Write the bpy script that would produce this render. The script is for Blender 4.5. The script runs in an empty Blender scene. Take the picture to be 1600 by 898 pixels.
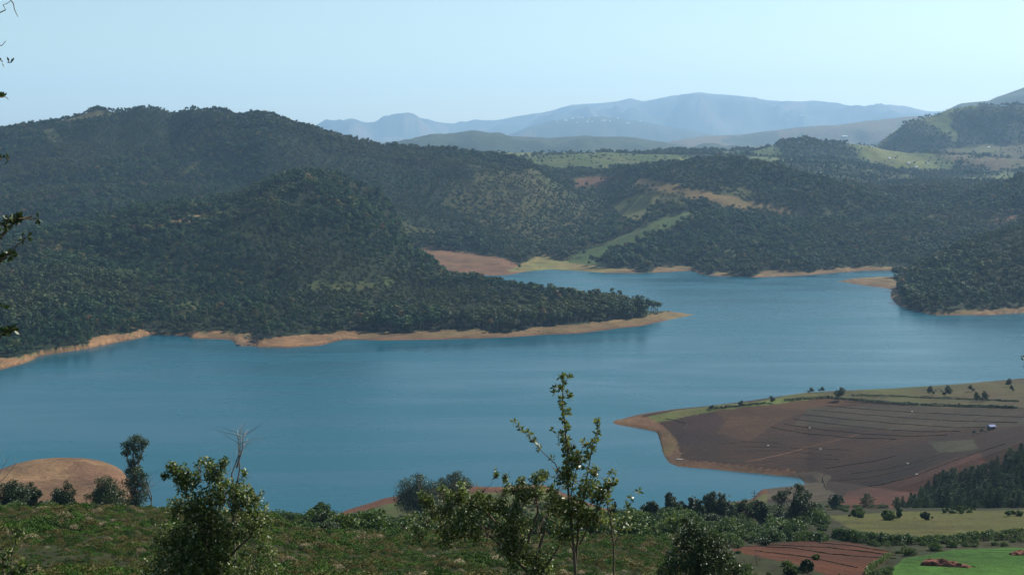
import bpy, math, random
import numpy as np
from mathutils import Vector

# ------------------------------------------------------------------ camera, world, sun, exposure
scn = bpy.context.scene
COL = scn.collection
F, YH, H = 2198.0, 230.0, 200.0            # focal length in photo pixels, eye-level row, eye height above the lake
cam_d = bpy.data.cameras.new('camera')
cam = bpy.data.objects.new('camera', cam_d)
COL.objects.link(cam)
cam.location = (0, 0, H)
cam.rotation_euler = (math.radians(90), 0, 0)
cam_d.sensor_width = 36.0
cam_d.lens = F / 1600 * 36
cam_d.shift_y = -(449 - YH) / 1600
cam_d.clip_start = 0.5
cam_d.clip_end = 60000
scn.camera = cam

SUN_EL, SUN_AZ = math.radians(41), math.radians(52)
world = bpy.data.worlds.new('World')
scn.world = world
world.use_nodes = True
wn, wl = world.node_tree.nodes, world.node_tree.links
bg = wn['Background']
sky = wn.new('ShaderNodeTexSky')
sky.sky_type = 'NISHITA'
sky.sun_disc = False
sky.sun_elevation = SUN_EL
sky.sun_rotation = SUN_AZ
sky.altitude = 0
sky.air_density = 1.0
sky.dust_density = 0.8
sky.ozone_density = 1.2
tint = wn.new('ShaderNodeMixRGB'); tint.blend_type = 'MULTIPLY'; tint.inputs[0].default_value = 1.0
tint.inputs[2].default_value = (0.97, 1.03, 0.95, 1)
wl.new(sky.outputs[0], tint.inputs[1]); wl.new(tint.outputs[0], bg.inputs[0])
bg.inputs[1].default_value = 0.078
sun_d = bpy.data.lights.new('sun', 'SUN')
sun_d.energy = 5.0
sun_d.angle = math.radians(0.5)
sun_d.color = (1.0, 0.95, 0.85)
sun = bpy.data.objects.new('sun', sun_d)
COL.objects.link(sun)
sdir = Vector((math.sin(SUN_AZ) * math.cos(SUN_EL), math.cos(SUN_AZ) * math.cos(SUN_EL), math.sin(SUN_EL)))
sun.rotation_euler = sdir.to_track_quat('Z', 'Y').to_euler()
sun.location = (200, 200, 900)
scn.view_settings.view_transform = 'Standard'
scn.view_settings.look = 'None'
scn.view_settings.gamma = 1
scn.view_settings.exposure = 0.8
scn.view_settings.use_curve_mapping = False
scn.cycles.use_denoising = True
scn.cycles.max_bounces = 5
scn.cycles.diffuse_bounces = 2
scn.cycles.glossy_bounces = 2
scn.cycles.transmission_bounces = 2
scn.cycles.volume_bounces = 1
scn.cycles.transparent_max_bounces = 4

rng = np.random.default_rng(7)
random.seed(7)

# ------------------------------------------------------------------ helpers
def tag(o, label=None, cat=None, group=None, kind=None):
    if label: o['label'] = label
    if cat: o['category'] = cat
    if group: o['group'] = group
    if kind: o['kind'] = kind
    return o

def link(name, me, mat=None, parent=None, loc=None):
    o = bpy.data.objects.new(name, me)
    COL.objects.link(o)
    if mat is not None:
        me.materials.append(mat)
    if parent is not None:
        o.parent = parent
    if loc is not None:
        o.location = loc
    return o

def empty(name, loc, rz=0.0, label=None, cat=None, group=None):
    o = bpy.data.objects.new(name, None)
    COL.objects.link(o)
    o.empty_display_size = 0.3
    o.location = loc
    o.rotation_euler = (0, 0, rz)
    return tag(o, label, cat, group)

def copy_tree(o, parent=None):
    c = o.copy()
    COL.objects.link(c)
    c.parent = parent
    for ch in list(CHILD.get(o, ())):
        copy_tree(ch, c)
    return c
CHILD = {}

def np_mesh(name, v, faces, smooth=False):
    """faces: list of (k, array n x k)"""
    me = bpy.data.meshes.new(name)
    v = np.asarray(v, dtype=np.float32)
    idx, starts, tot, s = [], [], [], 0
    for arr in faces:
        arr = np.asarray(arr, dtype=np.int32)
        if len(arr) == 0: continue
        n, k = arr.shape
        idx.append(arr.ravel())
        starts.append(s + np.arange(n) * k)
        tot.append(np.full(n, k))
        s += n * k
    idx = np.concatenate(idx); starts = np.concatenate(starts); tot = np.concatenate(tot)
    me.vertices.add(len(v)); me.vertices.foreach_set('co', v.ravel())
    me.loops.add(len(idx)); me.loops.foreach_set('vertex_index', idx)
    me.polygons.add(len(starts))
    me.polygons.foreach_set('loop_start', starts.astype(np.int32))
    me.polygons.foreach_set('loop_total', tot.astype(np.int32))
    me.polygons.foreach_set('use_smooth', np.full(len(starts), smooth))
    me.update(calc_edges=True)
    return me

class MB:
    def __init__(s): s.v, s.q, s.t, s.n = [], [], [], 0
    def add(s, v, q=None, t=None):
        v = np.asarray(v, float)
        if q is not None and len(q): s.q.append(np.asarray(q) + s.n)
        if t is not None and len(t): s.t.append(np.asarray(t) + s.n)
        s.v.append(v); s.n += len(v)
    def mesh(s, name, smooth=False):
        fs = []
        if s.q: fs.append(np.concatenate(s.q))
        if s.t: fs.append(np.concatenate(s.t))
        return np_mesh(name, np.concatenate(s.v), fs, smooth)
    def tube(s, pts, r0, r1, n=6):
        pts = np.asarray(pts, float); m = len(pts)
        rad = np.linspace(r0, r1, m)
        tan = np.gradient(pts, axis=0); tan /= np.linalg.norm(tan, axis=1)[:, None] + 1e-9
        ref = np.array([0.3, 0.9, 0.1]) if abs(tan[0][2]) > 0.7 else np.array([0, 0, 1.0])
        a = np.cross(tan, ref); a /= np.linalg.norm(a, axis=1)[:, None] + 1e-9
        b = np.cross(tan, a)
        th = np.arange(n) * 2 * math.pi / n
        ring = pts[:, None] + rad[:, None, None] * (np.cos(th)[None, :, None] * a[:, None] + np.sin(th)[None, :, None] * b[:, None])
        i, j = np.meshgrid(np.arange(m - 1), np.arange(n), indexing='ij')
        q = np.stack([i * n + j, i * n + (j + 1) % n, (i + 1) * n + (j + 1) % n, (i + 1) * n + j], -1).reshape(-1, 4)
        s.add(ring.reshape(-1, 3), q)
        s.add(np.vstack([ring[-1], pts[-1] + tan[-1] * r1]), None, [[k, (k + 1) % n, n] for k in range(n)])
    def box(s, c, h, rz=0.0):
        c = np.asarray(c, float); h = np.asarray(h, float)
        k = np.array([[x, y, z] for z in (-1, 1) for y in (-1, 1) for x in (-1, 1)], float) * h
        cs, sn = math.cos(rz), math.sin(rz)
        k = np.stack([k[:, 0] * cs - k[:, 1] * sn, k[:, 0] * sn + k[:, 1] * cs, k[:, 2]], -1) + c
        s.add(k, [[0, 2, 3, 1], [4, 5, 7, 6], [0, 1, 5, 4], [2, 6, 7, 3], [0, 4, 6, 2], [1, 3, 7, 5]])
    def leaves(s, c, ln, wd, out=None, bias=0.35, r=None, up=0.0):
        """c n x 3 centres; diamond faces, normals random with a pull outwards"""
        r = r or rng
        n = len(c)
        nrm = r.normal(size=(n, 3)); nrm /= np.linalg.norm(nrm, axis=1)[:, None]
        if out is not None:
            nrm = nrm * (1 - bias) + out * bias
        nrm[:, 2] += up
        nrm /= np.linalg.norm(nrm, axis=1)[:, None] + 1e-9
        rnd = r.normal(size=(n, 3))
        a = np.cross(nrm, rnd); a /= np.linalg.norm(a, axis=1)[:, None] + 1e-9
        b = np.cross(nrm, a)
        L = (ln * r.uniform(0.6, 1.3, n))[:, None] * 0.5; W = (wd * r.uniform(0.6, 1.3, n))[:, None] * 0.5
        sh = a * L * r.uniform(-0.25, 0.25, n)[:, None]
        v = np.stack([c - a * L, c + b * W + sh, c + a * L, c - b * W + sh], 1).reshape(-1, 3)
        q = np.arange(4 * n).reshape(-1, 4)
        s.add(v, q)

def hash2(ix, iy, seed):
    h = (ix.astype(np.int64) * 374761393 + iy.astype(np.int64) * 668265263 + seed * 982451653) & 0xffffffff
    h = ((h ^ (h >> 13)) * 1274126177) & 0xffffffff
    return ((h ^ (h >> 16)) & 0xffff) / 65535.0
def vnoise(x, y, seed=0):
    xi, yi = np.floor(x), np.floor(y)
    fx, fy = x - xi, y - yi
    fx = fx * fx * (3 - 2 * fx); fy = fy * fy * (3 - 2 * fy)
    a = hash2(xi, yi, seed); b = hash2(xi + 1, yi, seed); c = hash2(xi, yi + 1, seed); d = hash2(xi + 1, yi + 1, seed)
    return (a + (b - a) * fx + (c - a) * fy + (a - b - c + d) * fx * fy) * 2 - 1
def fbm(x, y, seed=0, oct=4):
    s, a, t = 0, 1.0, 0
    for k in range(oct):
        s = s + a * vnoise(x * 2 ** k + 17.3 * k, y * 2 ** k - 9.1 * k, seed + k); t += a; a *= 0.5
    return s / t

# ------------------------------------------------------------------ materials
def nmat(name):
    m = bpy.data.materials.new(name); m.use_nodes = True
    nt = m.node_tree
    return m, nt.nodes, nt.links, nt.nodes['Principled BSDF']

def ramp(n, stops):
    r = n.new('ShaderNodeValToRGB')
    els = r.color_ramp.elements
    while len(els) < len(stops): els.new(0.5)
    for e, (p, c) in zip(els, stops):
        e.position = p; e.color = (*c, 1)
    return r

def foliage_mat(name, stops, rough=0.55, spec=0.3, trans=0.25, island=False, iw=0.7, patch=0.0, patch_col=None, patch_scale=0.004):
    m, n, l, b = nmat(name)
    oi = n.new('ShaderNodeObjectInfo')
    if island:
        g = n.new('ShaderNodeNewGeometry')
        ad = n.new('ShaderNodeMath'); ad.operation = 'MULTIPLY_ADD'
        l.new(oi.outputs['Random'], ad.inputs[0]); ad.inputs[1].default_value = 1 - iw
        mu = n.new('ShaderNodeMath'); mu.operation = 'MULTIPLY'; mu.inputs[1].default_value = iw
        l.new(g.outputs['Random Per Island'], mu.inputs[0]); l.new(mu.outputs[0], ad.inputs[2])
        fac = ad.outputs[0]
    else:
        fac = oi.outputs['Random']
    r = ramp(n, stops); l.new(fac, r.inputs[0])
    col = r.outputs[0]
    if patch > 0:
        nz = n.new('ShaderNodeTexNoise'); nz.inputs['Scale'].default_value = patch_scale; nz.inputs['Detail'].default_value = 3
        l.new(oi.outputs['Location'], nz.inputs['Vector'])
        pr = n.new('ShaderNodeMapRange'); pr.inputs[1].default_value = 0.45; pr.inputs[2].default_value = 0.62
        l.new(nz.outputs[0], pr.inputs[0])
        pm = n.new('ShaderNodeMath'); pm.operation = 'MULTIPLY'; pm.inputs[1].default_value = patch
        l.new(pr.outputs[0], pm.inputs[0])
        mx = n.new('ShaderNodeMixRGB'); l.new(pm.outputs[0], mx.inputs[0]); l.new(col, mx.inputs[1]); mx.inputs[2].default_value = (*patch_col, 1)
        col = mx.outputs[0]
    l.new(col, b.inputs['Base Color'])
    b.inputs['Roughness'].default_value = rough
    b.inputs['Specular IOR Level'].default_value = spec
    if trans > 0:
        t = n.new('ShaderNodeBsdfTranslucent'); l.new(col, t.inputs[0])
        ms = n.new('ShaderNodeMixShader'); ms.inputs[0].default_value = trans
        l.new(b.outputs[0], ms.inputs[1]); l.new(t.outputs[0], ms.inputs[2])
        l.new(ms.outputs[0], n['Material Output'].inputs[0])
    return m

M = {}
M['forest'] = foliage_mat('forest_foliage', [(0.0, (0.005, 0.023, 0.011)), (0.35, (0.013, 0.042, 0.016)), (0.7, (0.025, 0.064, 0.019)), (0.9, (0.048, 0.088, 0.022)), (0.98, (0.10, 0.09, 0.025)), (1.0, (0.13, 0.07, 0.03))],
                          rough=0.7, spec=0.15, trans=0.2, patch=0.75, patch_col=(0.060, 0.064, 0.016))
M['pine'] = foliage_mat('pine_foliage', [(0.0, (0.012, 0.032, 0.010)), (1.0, (0.04, 0.075, 0.02))], rough=0.7, spec=0.15, trans=0.15)
M['bush'] = foliage_mat('bush_foliage', [(0.0, (0.012, 0.036, 0.006)), (0.5, (0.038, 0.082, 0.010)), (1.0, (0.12, 0.15, 0.02))], rough=0.55, spec=0.3, trans=0.3, island=True)
M['heath'] = foliage_mat('heath_foliage', [(0.0, (0.014, 0.034, 0.005)), (0.5, (0.045, 0.105, 0.010)), (0.7, (0.10, 0.088, 0.026)), (0.9, (0.10, 0.085, 0.026)), (0.975, (0.2, 0.16, 0.09)), (1.0, (0.42, 0.34, 0.22))], rough=0.75, spec=0.15, trans=0.2)
M['dark_leaf'] = foliage_mat('dark_leaf', [(0.0, (0.010, 0.024, 0.006)), (0.7, (0.03, 0.055, 0.011)), (1.0, (0.075, 0.095, 0.02))], rough=0.5, spec=0.35, trans=0.2, island=True)
M['pale_glint_leaf'] = foliage_mat('pale_glint_leaf', [(0.0, (0.02, 0.04, 0.008)), (0.4, (0.065, 0.105, 0.014)), (0.72, (0.13, 0.17, 0.03)), (0.92, (0.24, 0.27, 0.10)), (1.0, (0.5, 0.48, 0.32))], rough=0.5, spec=0.4, trans=0.38, island=True, iw=1.0)  # palest end of the ramp paints white glints into the leaf colour
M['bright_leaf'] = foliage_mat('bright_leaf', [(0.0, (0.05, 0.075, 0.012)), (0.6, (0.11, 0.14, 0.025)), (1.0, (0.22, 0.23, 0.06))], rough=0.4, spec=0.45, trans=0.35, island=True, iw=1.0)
def plain(name, c, rough=0.8, spec=0.3, noise=None, ns=3.0):
    m, n, l, b = nmat(name)
    b.inputs['Roughness'].default_value = rough
    b.inputs['Specular IOR Level'].default_value = spec
    nz = n.new('ShaderNodeTexNoise'); nz.inputs['Scale'].default_value = ns; nz.inputs['Detail'].default_value = 5
    tc = n.new('ShaderNodeTexCoord'); l.new(tc.outputs['Object'], nz.inputs['Vector'])
    c2 = noise or tuple(x * 0.55 for x in c)
    r = ramp(n, [(0.35, c2), (0.65, c)]); l.new(nz.outputs[0], r.inputs[0]); l.new(r.outputs[0], b.inputs['Base Color'])
    return m
M['bark'] = plain('bark', (0.16, 0.12, 0.085), 0.9, 0.1)
M['dead'] = plain('dead_wood', (0.30, 0.26, 0.22), 0.8, 0.2, (0.16, 0.13, 0.11))
M['wall'] = plain('house_wall', (0.75, 0.74, 0.7), 0.7, 0.3, (0.6, 0.58, 0.54), 0.4)
M['roof'] = plain('house_roof', (0.42, 0.2, 0.13), 0.8, 0.2, None, 0.5)
M['tin'] = plain('tin_roof', (0.78, 0.78, 0.78), 0.5, 0.4, (0.6, 0.6, 0.6), 0.5)
M['blue'] = plain('blue_tarpaulin', (0.13, 0.17, 0.33), 0.7, 0.2, (0.08, 0.10, 0.22), 2.0)
M['window'] = plain('window_glass', (0.05, 0.06, 0.07), 0.2, 0.6)
M['pole'] = plain('pole_concrete', (0.12, 0.1, 0.085), 0.8, 0.2)
M['white'] = plain('white_cloth', (0.5, 0.48, 0.44), 0.8, 0.2, (0.6, 0.58, 0.5), 6.0)
M['soilheap'] = plain('soil_heap', (0.22, 0.09, 0.06), 0.95, 0.1, (0.08, 0.03, 0.02), 1.3)
M['bund'] = plain('bund_grass', (0.045, 0.03, 0.016), 0.95, 0.1, (0.018, 0.016, 0.009), 0.6)
M['skin'] = plain('skin', (0.2, 0.11, 0.07), 0.6, 0.3)

# ------------------------------------------------------------------ terrain, layer by layer
def Zr(row, D): return H - (row - YH) / F * D
def cD(*p):   # (px, row, D)
    p = np.array(p, float); return p[:, 0], p[:, 2], Zr(p[:, 1], p[:, 2])
def cZ(*p):   # (px, row, z)
    p = np.array(p, float); return p[:, 0], (H - p[:, 2]) * F / (p[:, 1] - YH), p[:, 2]
def cR(*p):   # (px, D, z)
    p = np.array(p, float); return p[:, 0], p[:, 1], p[:, 2]

LAYERS = []
def layer(curves, front=0.3, back=0.25, lim=(-9e9, 9e9), side=0.3, rough=0.0):
    LAYERS.append((curves, front, back, lim, side, rough))

# the slope the photographer stands on
layer([cR((0, 1, 198.4)),
       cD((-400, 905, 90), (450, 905, 92), (800, 900, 95), (1050, 905, 130), (1200, 912, 210), (1600, 925, 230), (2000, 930, 230)),
       cD((-400, 796, 150), (0, 798, 150), (200, 797, 150), (420, 812, 158), (470, 830, 162), (540, 838, 165), (800, 843, 170), (1050, 852, 190), (1150, 876, 245), (1400, 870, 280), (1600, 864, 290)),
       cD((-400, 800, 240), (0, 803, 240), (450, 834, 240), (800, 840, 260), (1050, 842, 270), (1200, 848, 330), (1600, 842, 345)),
       cD((-400, 790, 450), (0, 794, 450), (400, 815, 450), (520, 824, 450), (800, 827, 450), (1050, 815, 450), (1200, 813, 480), (1300, 803, 520), (1600, 797, 540)),
       cD((-400, 786, 690), (0, 787, 690), (230, 803, 690), (430, 816, 690), (540, 815, 690), (600, 797, 700), (700, 782, 705), (850, 780, 705), (950, 802, 690), (1100, 794, 690), (1200, 783, 710), (1300, 792, 640), (1400, 791, 640), (1600, 786, 640)),
       cZ((-400, 783, 0), (0, 785, 0), (200, 790, 0), (240, 806, 0), (430, 820, 0), (520, 809, 0), (600, 780, 0), (700, 763, 0), (850, 757, 0), (900, 778, 0), (960, 798, 0), (1050, 793, 0), (1130, 785, 0), (1175, 779, 0), (1190, 764, 0), (1250, 756, 0), (1300, 745, 0), (2000, 745, 0))],
      back=0.12)
# bare knoll at the left shore
layer([cZ((-300, 776, 3), (200, 776, 2)),
       cZ((-300, 760, 8), (-60, 752, 8), (0, 741, 7), (25, 731, 7.5), (55, 724, 8), (90, 721, 8), (130, 722, 7.5), (158, 727, 5.5), (180, 735, 3.5), (200, 746, 1))],
      front=0.2, back=0.25, lim=(-300, 192), side=0.3)
# ploughed point on the right
layer([cZ((960, 662, 0), (1000, 669, 0), (1028, 675, 0), (1034, 706, 0), (1044, 722, 0), (1060, 728, 0), (1100, 731, 0), (1180, 738, 0), (1250, 747, 0), (1265, 760, 0.6), (1300, 785, 4), (1400, 765, 20), (1500, 725, 35), (1600, 690, 48), (2000, 620, 90)),
       cZ((960, 661.6, .2), (990, 663, 1.0), (1030, 670, 1.6), (1050, 700, 2), (1070, 717, 2.2), (1180, 728, 2.6), (1262, 737, 2.6), (1300, 775, 6), (1400, 755, 20), (1500, 715, 32), (1600, 680, 44), (2000, 610, 84)),
       cZ((960, 661, .3), (1000, 652, 2.5), (1060, 644, 5), (1110, 638, 7), (1180, 629, 9), (1260, 617, 11), (1310, 614, 12), (1400, 610, 12), (1500, 603, 12), (1600, 594, 12), (2000, 565, 12))],
      front=0.12, back=0.2, lim=(964, 9e9), side=0.15)
# left peninsula and the hill it runs down from
layer([cZ((-400, 605, 0), (0, 578, 0), (30, 569, 0), (50, 562, 0), (60, 556, 0), (135, 545, 0), (215, 529, 0), (232, 523, 0), (290, 524, 0), (302, 529, 0), (362, 530, 0), (372, 541, 0), (450, 545, 0), (500, 540, 0), (535, 531, 0), (600, 531, 0), (700, 529, 0), (800, 526, 0), (900, 521, 0), (1000, 510, 0), (1050, 500, 0), (1083, 492, 0)),
       cZ((-400, 580, 5), (0, 562, 5), (50, 551, 5), (135, 536, 5), (210, 520, 4), (232, 519, 3), (290, 519, 3), (302, 517, 5), (390, 509, 6), (402, 529, 6), (450, 524, 6), (520, 517, 6), (600, 511, 6), (700, 510, 6), (800, 508, 6), (900, 503, 6), (1000, 495, 5), (1040, 488, 4), (1083, 491.4, .3)),
       cD((-400, 515, 1450), (0, 500, 1480), (200, 478, 1600), (400, 472, 1640), (560, 458, 1720), (640, 455, 1770), (700, 462, 1740), (800, 470, 1680), (900, 478, 1650), (1000, 490, 1625), (1040, 487.5, 1655), (1083, 491.2, 1680)),
       cD((-400, 410, 2300), (0, 375, 2300), (100, 362, 2300), (250, 344, 2300), (330, 334, 2350), (370, 312, 2400), (410, 290, 2400), (450, 279, 2420), (490, 279, 2420), (540, 291, 2400), (580, 312, 2370), (615, 350, 2260), (645, 398, 2090), (700, 438, 1880), (800, 456, 1760), (900, 471, 1700), (1000, 486, 1650), (1040, 487.5, 1680), (1083, 491, 1700))],
      front=0.1, back=0.22, lim=(-9e9, 1082), side=0.12, rough=1.0)
# the land behind the lake: big mountain left, valley, wooded hill right
layer([cR((-400, 2450, 40), (500, 2450, 40), (600, 2350, 15), (650, 2225, 0), (700, 2215, 0), (790, 2190, 0), (822, 2254, 0), (860, 2300, 0), (900, 2278, 0), (950, 2232, 0), (1000, 2232, 0), (1080, 2278, 0), (1100, 2198, 0), (1180, 2165, 0), (1260, 2198, 0), (1350, 2278, 0), (1420, 2278, 0), (2000, 2200, 0)),
       cR((-400, 2500, 50), (500, 2500, 50), (600, 2450, 22), (650, 2470, 19), (700, 2460, 18), (780, 2420, 14), (822, 2400, 8), (860, 2430, 9), (900, 2400, 9), (950, 2290, 6), (1000, 2290, 6), (1085, 2330, 5), (1110, 2230, 4), (1180, 2230, 6), (1260, 2270, 7), (1345, 2330, 7), (1420, 2330, 7), (2000, 2250, 6)),
       cD((-400, 310, 2900), (0, 300, 2900), (300, 296, 2900), (500, 300, 2900), (600, 322, 2800), (700, 340, 2800), (850, 352, 2850), (950, 345, 2850), (1020, 330, 2750), (1100, 335, 2700), (1200, 345, 2700), (1300, 350, 2700), (1600, 350, 2700)),
       cD((-400, 222, 3500), (0, 203, 3500), (60, 200, 3500), (120, 188, 3500), (150, 178, 3550), (188, 184, 3550), (215, 177, 3550), (245, 175, 3550), (268, 186, 3500), (300, 178, 3400), (335, 178, 3350), (372, 192, 3350), (402, 187, 3350), (425, 190, 3350), (470, 206, 3300), (520, 218, 3300), (600, 238, 3300), (700, 245, 3300), (760, 252, 3300), (830, 264, 3400), (900, 268, 3600), (950, 270, 3600), (990, 271, 3400), (1050, 261, 3300), (1120, 254, 3300), (1180, 257, 3250), (1250, 277, 3200), (1300, 287, 3200), (1380, 295, 3200), (1450, 300, 3200), (1520, 296, 3150), (1600, 283, 3100), (2000, 270, 3100))],
      front=0.1, back=0.12, rough=1.0)
# spur behind the brown clearing
layer([cR((450, 2470, 30), (640, 2475, 19), (800, 2440, 15), (860, 2440, 10)),
       cD((450, 290, 2500), (520, 292, 2540), (560, 303, 2600), (640, 332, 2650), (745, 352, 2680), (800, 374, 2620), (850, 398, 2520))],
      front=1.0, back=0.15, lim=(470, 850), side=0.3, rough=0.5)
# plateau with tea fields
layer([cR((700, 3600, 110), (1300, 3600, 110)),
       cD((700, 262, 4200), (780, 253, 4300), (850, 244, 4400), (940, 238, 4400), (1000, 242, 4400), (1100, 242, 4400), (1200, 245, 4400), (1300, 250, 4400))],
      front=0.2, back=0.08, lim=(760, 1300), side=0.2, rough=0.4)
# rolling farm hills right of centre
layer([cR((1000, 4200, 105), (2000, 4200, 105)),
       cD((1000, 266, 4600), (1300, 262, 4600), (1450, 268, 4600), (2000, 268, 4600)),
       cD((1000, 246, 5000), (1080, 244, 5000), (1150, 243, 5000), (1190, 237, 5000), (1220, 228, 5000), (1270, 225, 5000), (1330, 231, 5000), (1400, 239, 5000), (1450, 248, 5000), (1600, 252, 5000), (2000, 252, 5000))],
      front=0.3, back=0.1, rough=0.7)
# wooded mountain at the right edge
layer([cR((1300, 5200, 110), (2000, 5200, 110)),
       cD((1300, 255, 5600), (1370, 243, 5600), (1450, 232, 5600), (1600, 225, 5600), (2000, 220, 5600)),
       cD((1300, 250, 6000), (1345, 240, 6000), (1370, 228, 6000), (1400, 207, 6000), (1440, 189, 6000), (1480, 174, 6000), (1540, 168, 6000), (1600, 170, 6000), (2000, 170, 6000))],
      front=0.2, back=0.15, lim=(1345, 9e9), side=0.3, rough=1.0)
# far ridges in the haze
layer([cR((500, 8500, 115), (1400, 8500, 115)),
       cD((500, 240, 9500), (620, 233, 9500), (650, 222, 9500), (680, 213, 9500), (740, 203, 9500), (800, 212, 9500), (860, 215, 9500), (920, 210, 9500), (980, 214, 9500), (1050, 226, 9500), (1130, 240, 9500), (1300, 245, 9500))],
      front=0.2, back=0.2, rough=0.5)
layer([cR((900, 11500, 110), (2000, 11500, 110)),
       cD((900, 245, 12600), (980, 235, 12600), (1080, 215, 12600), (1150, 210, 12600), (1200, 203, 12600), (1260, 198, 12600), (1310, 194, 12600), (1350, 188, 12600), (1430, 181, 12600), (1500, 185, 12600), (2000, 190, 12600))],
      front=0.2, back=0.2, rough=0.45)
layer([cR((600, 16500, 100), (2000, 16500, 100)),
       cD((600, 235, 19000), (780, 215, 19000), (830, 196, 19000), (880, 186, 19000), (940, 181, 19000), (1000, 190, 19000), (1080, 203, 19000), (1150, 215, 19000), (1300, 225, 19000))],
      front=0.2, back=0.2, rough=0.45)
layer([cR((0, 22000, 100), (2000, 22000, 100)),
       cD((300, 225, 29000), (450, 212, 29000), (510, 203, 29000), (560, 199, 29000), (590, 194, 29000), (612, 188, 29000), (632, 184, 29000), (650, 187, 29000), (680, 191, 29000), (712, 196, 29000), (740, 190, 29000), (780, 186, 29000), (820, 179, 29000), (860, 174, 29000), (880, 166, 29000), (905, 162, 29000), (940, 160, 29000), (970, 156, 29000), (985, 153, 29000), (1005, 158, 29000), (1030, 152, 29000), (1060, 147, 29000), (1090, 143, 29000), (1130, 147, 29000), (1170, 151, 29000), (1200, 156, 29000), (1240, 158, 29000), (1270, 156, 29000), (1310, 161, 29000), (1350, 168, 29000), (1375, 164, 29000), (1410, 165, 29000), (1450, 173, 29000), (1600, 185, 29000), (2000, 190, 29000))],
      front=0.2, back=0.2, rough=1.3)
layer([cR((1400, 8800, 110), (2000, 8800, 110)),
       cD((1400, 200, 11000), (1470, 176, 11000), (1500, 162, 11000), (1545, 157, 11000), (1560, 150, 11000), (1600, 136, 11000), (1700, 110, 11000), (2000, 90, 11000))],
      front=0.2, back=0.2, lim=(1450, 9e9), side=0.3, rough=0.6)
# near wooded hill at the right edge and its spit
layer([cZ((1392, 466, 0), (1404, 477, 0), (1425, 484, 0), (1458, 492, 0), (1540, 493, 0), (1600, 489, 0), (2000, 495, 0)),
       cZ((1392, 464, .5), (1404, 471, 3), (1430, 478, 4), (1470, 485, 5), (1510, 480, 6), (1600, 476, 7), (2000, 480, 7)),
       cD((1392, 455, 1950), (1410, 443, 2000), (1435, 420, 2050), (1500, 392, 2100), (1560, 368, 2150), (1600, 356, 2150), (2000, 320, 2200))],
      front=0.1, back=0.2, lim=(1396, 9e9), side=0.2, rough=0.6)
layer([cZ((1318, 440, 0), (1350, 446, 0), (1380, 450, 0), (1412, 459, 0)),
       cZ((1318, 439, .3), (1340, 435, 3), (1380, 433, 4), (1412, 433, 5))],
      front=0.1, back=0.1, lim=(1322, 1450), side=0.06)

px_core = np.arange(-200, 1802, 2.5)
px_l = -200 - np.cumsum(np.linspace(6, 260, 34))[::-1]
px_r = 1800 + np.cumsum(np.linspace(6, 260, 34))
PXS = np.concatenate([px_l, px_core, px_r])
ds = [1.0]
while ds[-1] < 31500:
    d = ds[-1]
    r = 1.035 if d < 60 else 1.011 if d < 120 else 1.006 if d < 640 else 1.0028 if d < 2480 else 1.0045 if d < 4500 else 1.006 if d < 13000 else 1.02
    ds.append(d * r)
DS = np.array(ds)
NI, NJ = len(PXS), len(DS)
PG, DG = np.meshgrid(PXS, DS)
UG = (PG - 800) / F
XG = UG * DG

def smooth_cols(a, k=2):
    out = a.copy()
    for _ in range(k):
        out[1:-1] = 0.25 * out[:-2] + 0.5 * out[1:-1] + 0.25 * out[2:]
    return out

Z = np.full_like(DG, -9.0)
fl = np.clip((DS - 2900) / 700, 0, 1) * 109 
Z = Z + fl[:, None]
BUMP = np.zeros_like(Z)
for curves, front, back, lim, side, rough in LAYERS:
    Dk = [smooth_cols(np.interp(PXS, c[0], c[1])) for c in curves]
    zk = [smooth_cols(np.interp(PXS, c[0], c[2])) for c in curves]
    for k in range(1, len(Dk)):
        Dk[k] = np.maximum(Dk[k], Dk[k - 1] + 4)
    zz = zk[0][None] - (Dk[0][None] - DG) * front
    bb = np.zeros_like(Z)
    for k in range(len(Dk) - 1):
        t = (DG - Dk[k]) / (Dk[k + 1] - Dk[k])
        m = (t > 0) & (t <= 1)
        tt = np.clip(t, 0, 1)
        if k == len(Dk) - 2 and rough > 0:
            ts = np.sin(tt * math.pi / 2) * 0.45 + tt * 0.55       # rounded crest
        else:
            ts = tt
        zz = np.where(m, zk[k] + (zk[k + 1] - zk[k]) * ts, zz)
        if rough > 0 and k == len(Dk) - 2:
            bb = np.where(m, np.where(DG > 6500, 6.75 * tt * (1 - tt) ** 2 * rough, 4 * tt * (1 - tt) * rough + 0.12 * rough), bb)
        elif rough > 0 and k > 0:
            bb = np.where(m, 0.12 * rough + 0.5 * rough * tt * (1 - tt) * 4, bb)
    past = DG > Dk[-1][None]
    dd = (DG - Dk[-1][None])
    zz = np.where(past, zk[-1] - dd * back * np.clip(0.3 + dd / 120, 0, 1), zz)
    off = np.maximum(0, np.maximum(lim[0] - PG, PG - lim[1])) * DG / F
    zz = zz - off * side
    zz = np.maximum(zz, -9)
    m = zz > Z
    Z = np.where(m, zz, Z)
    BUMP = np.where(m, bb, BUMP)
# gullies and spurs
far = np.clip((DG - 1400) / 200, 0, 1)
hf = np.clip((Z - 5) / 60, 0, 1)
lam = np.where(DG > 6500, 900.0, np.where(DG > 4000, 420.0, 330.0))
n1 = fbm(XG / 470, DG / 520, 3, 4); n2 = np.where(DG > 20000, fbm(XG / 1900, DG / 2600, 9, 4), fbm(XG / 1100, DG / 1700, 12, 5))
rid = 1 - 2 * np.abs(n1); rid2 = 1 - 2 * np.abs(n2)
amp = np.where(DG > 20000, 420, np.where(DG > 6500, 260, 60))
Z += far * hf * BUMP * amp * np.where(DG > 6500, rid2 - 0.3, rid - 0.3) * np.where(DG > 6500, 1.0, 1.0)
Z += np.where((DG > 6500) & (Z > 130), 14 * fbm(XG / 300, DG / 900, 15, 4), 0)
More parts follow.
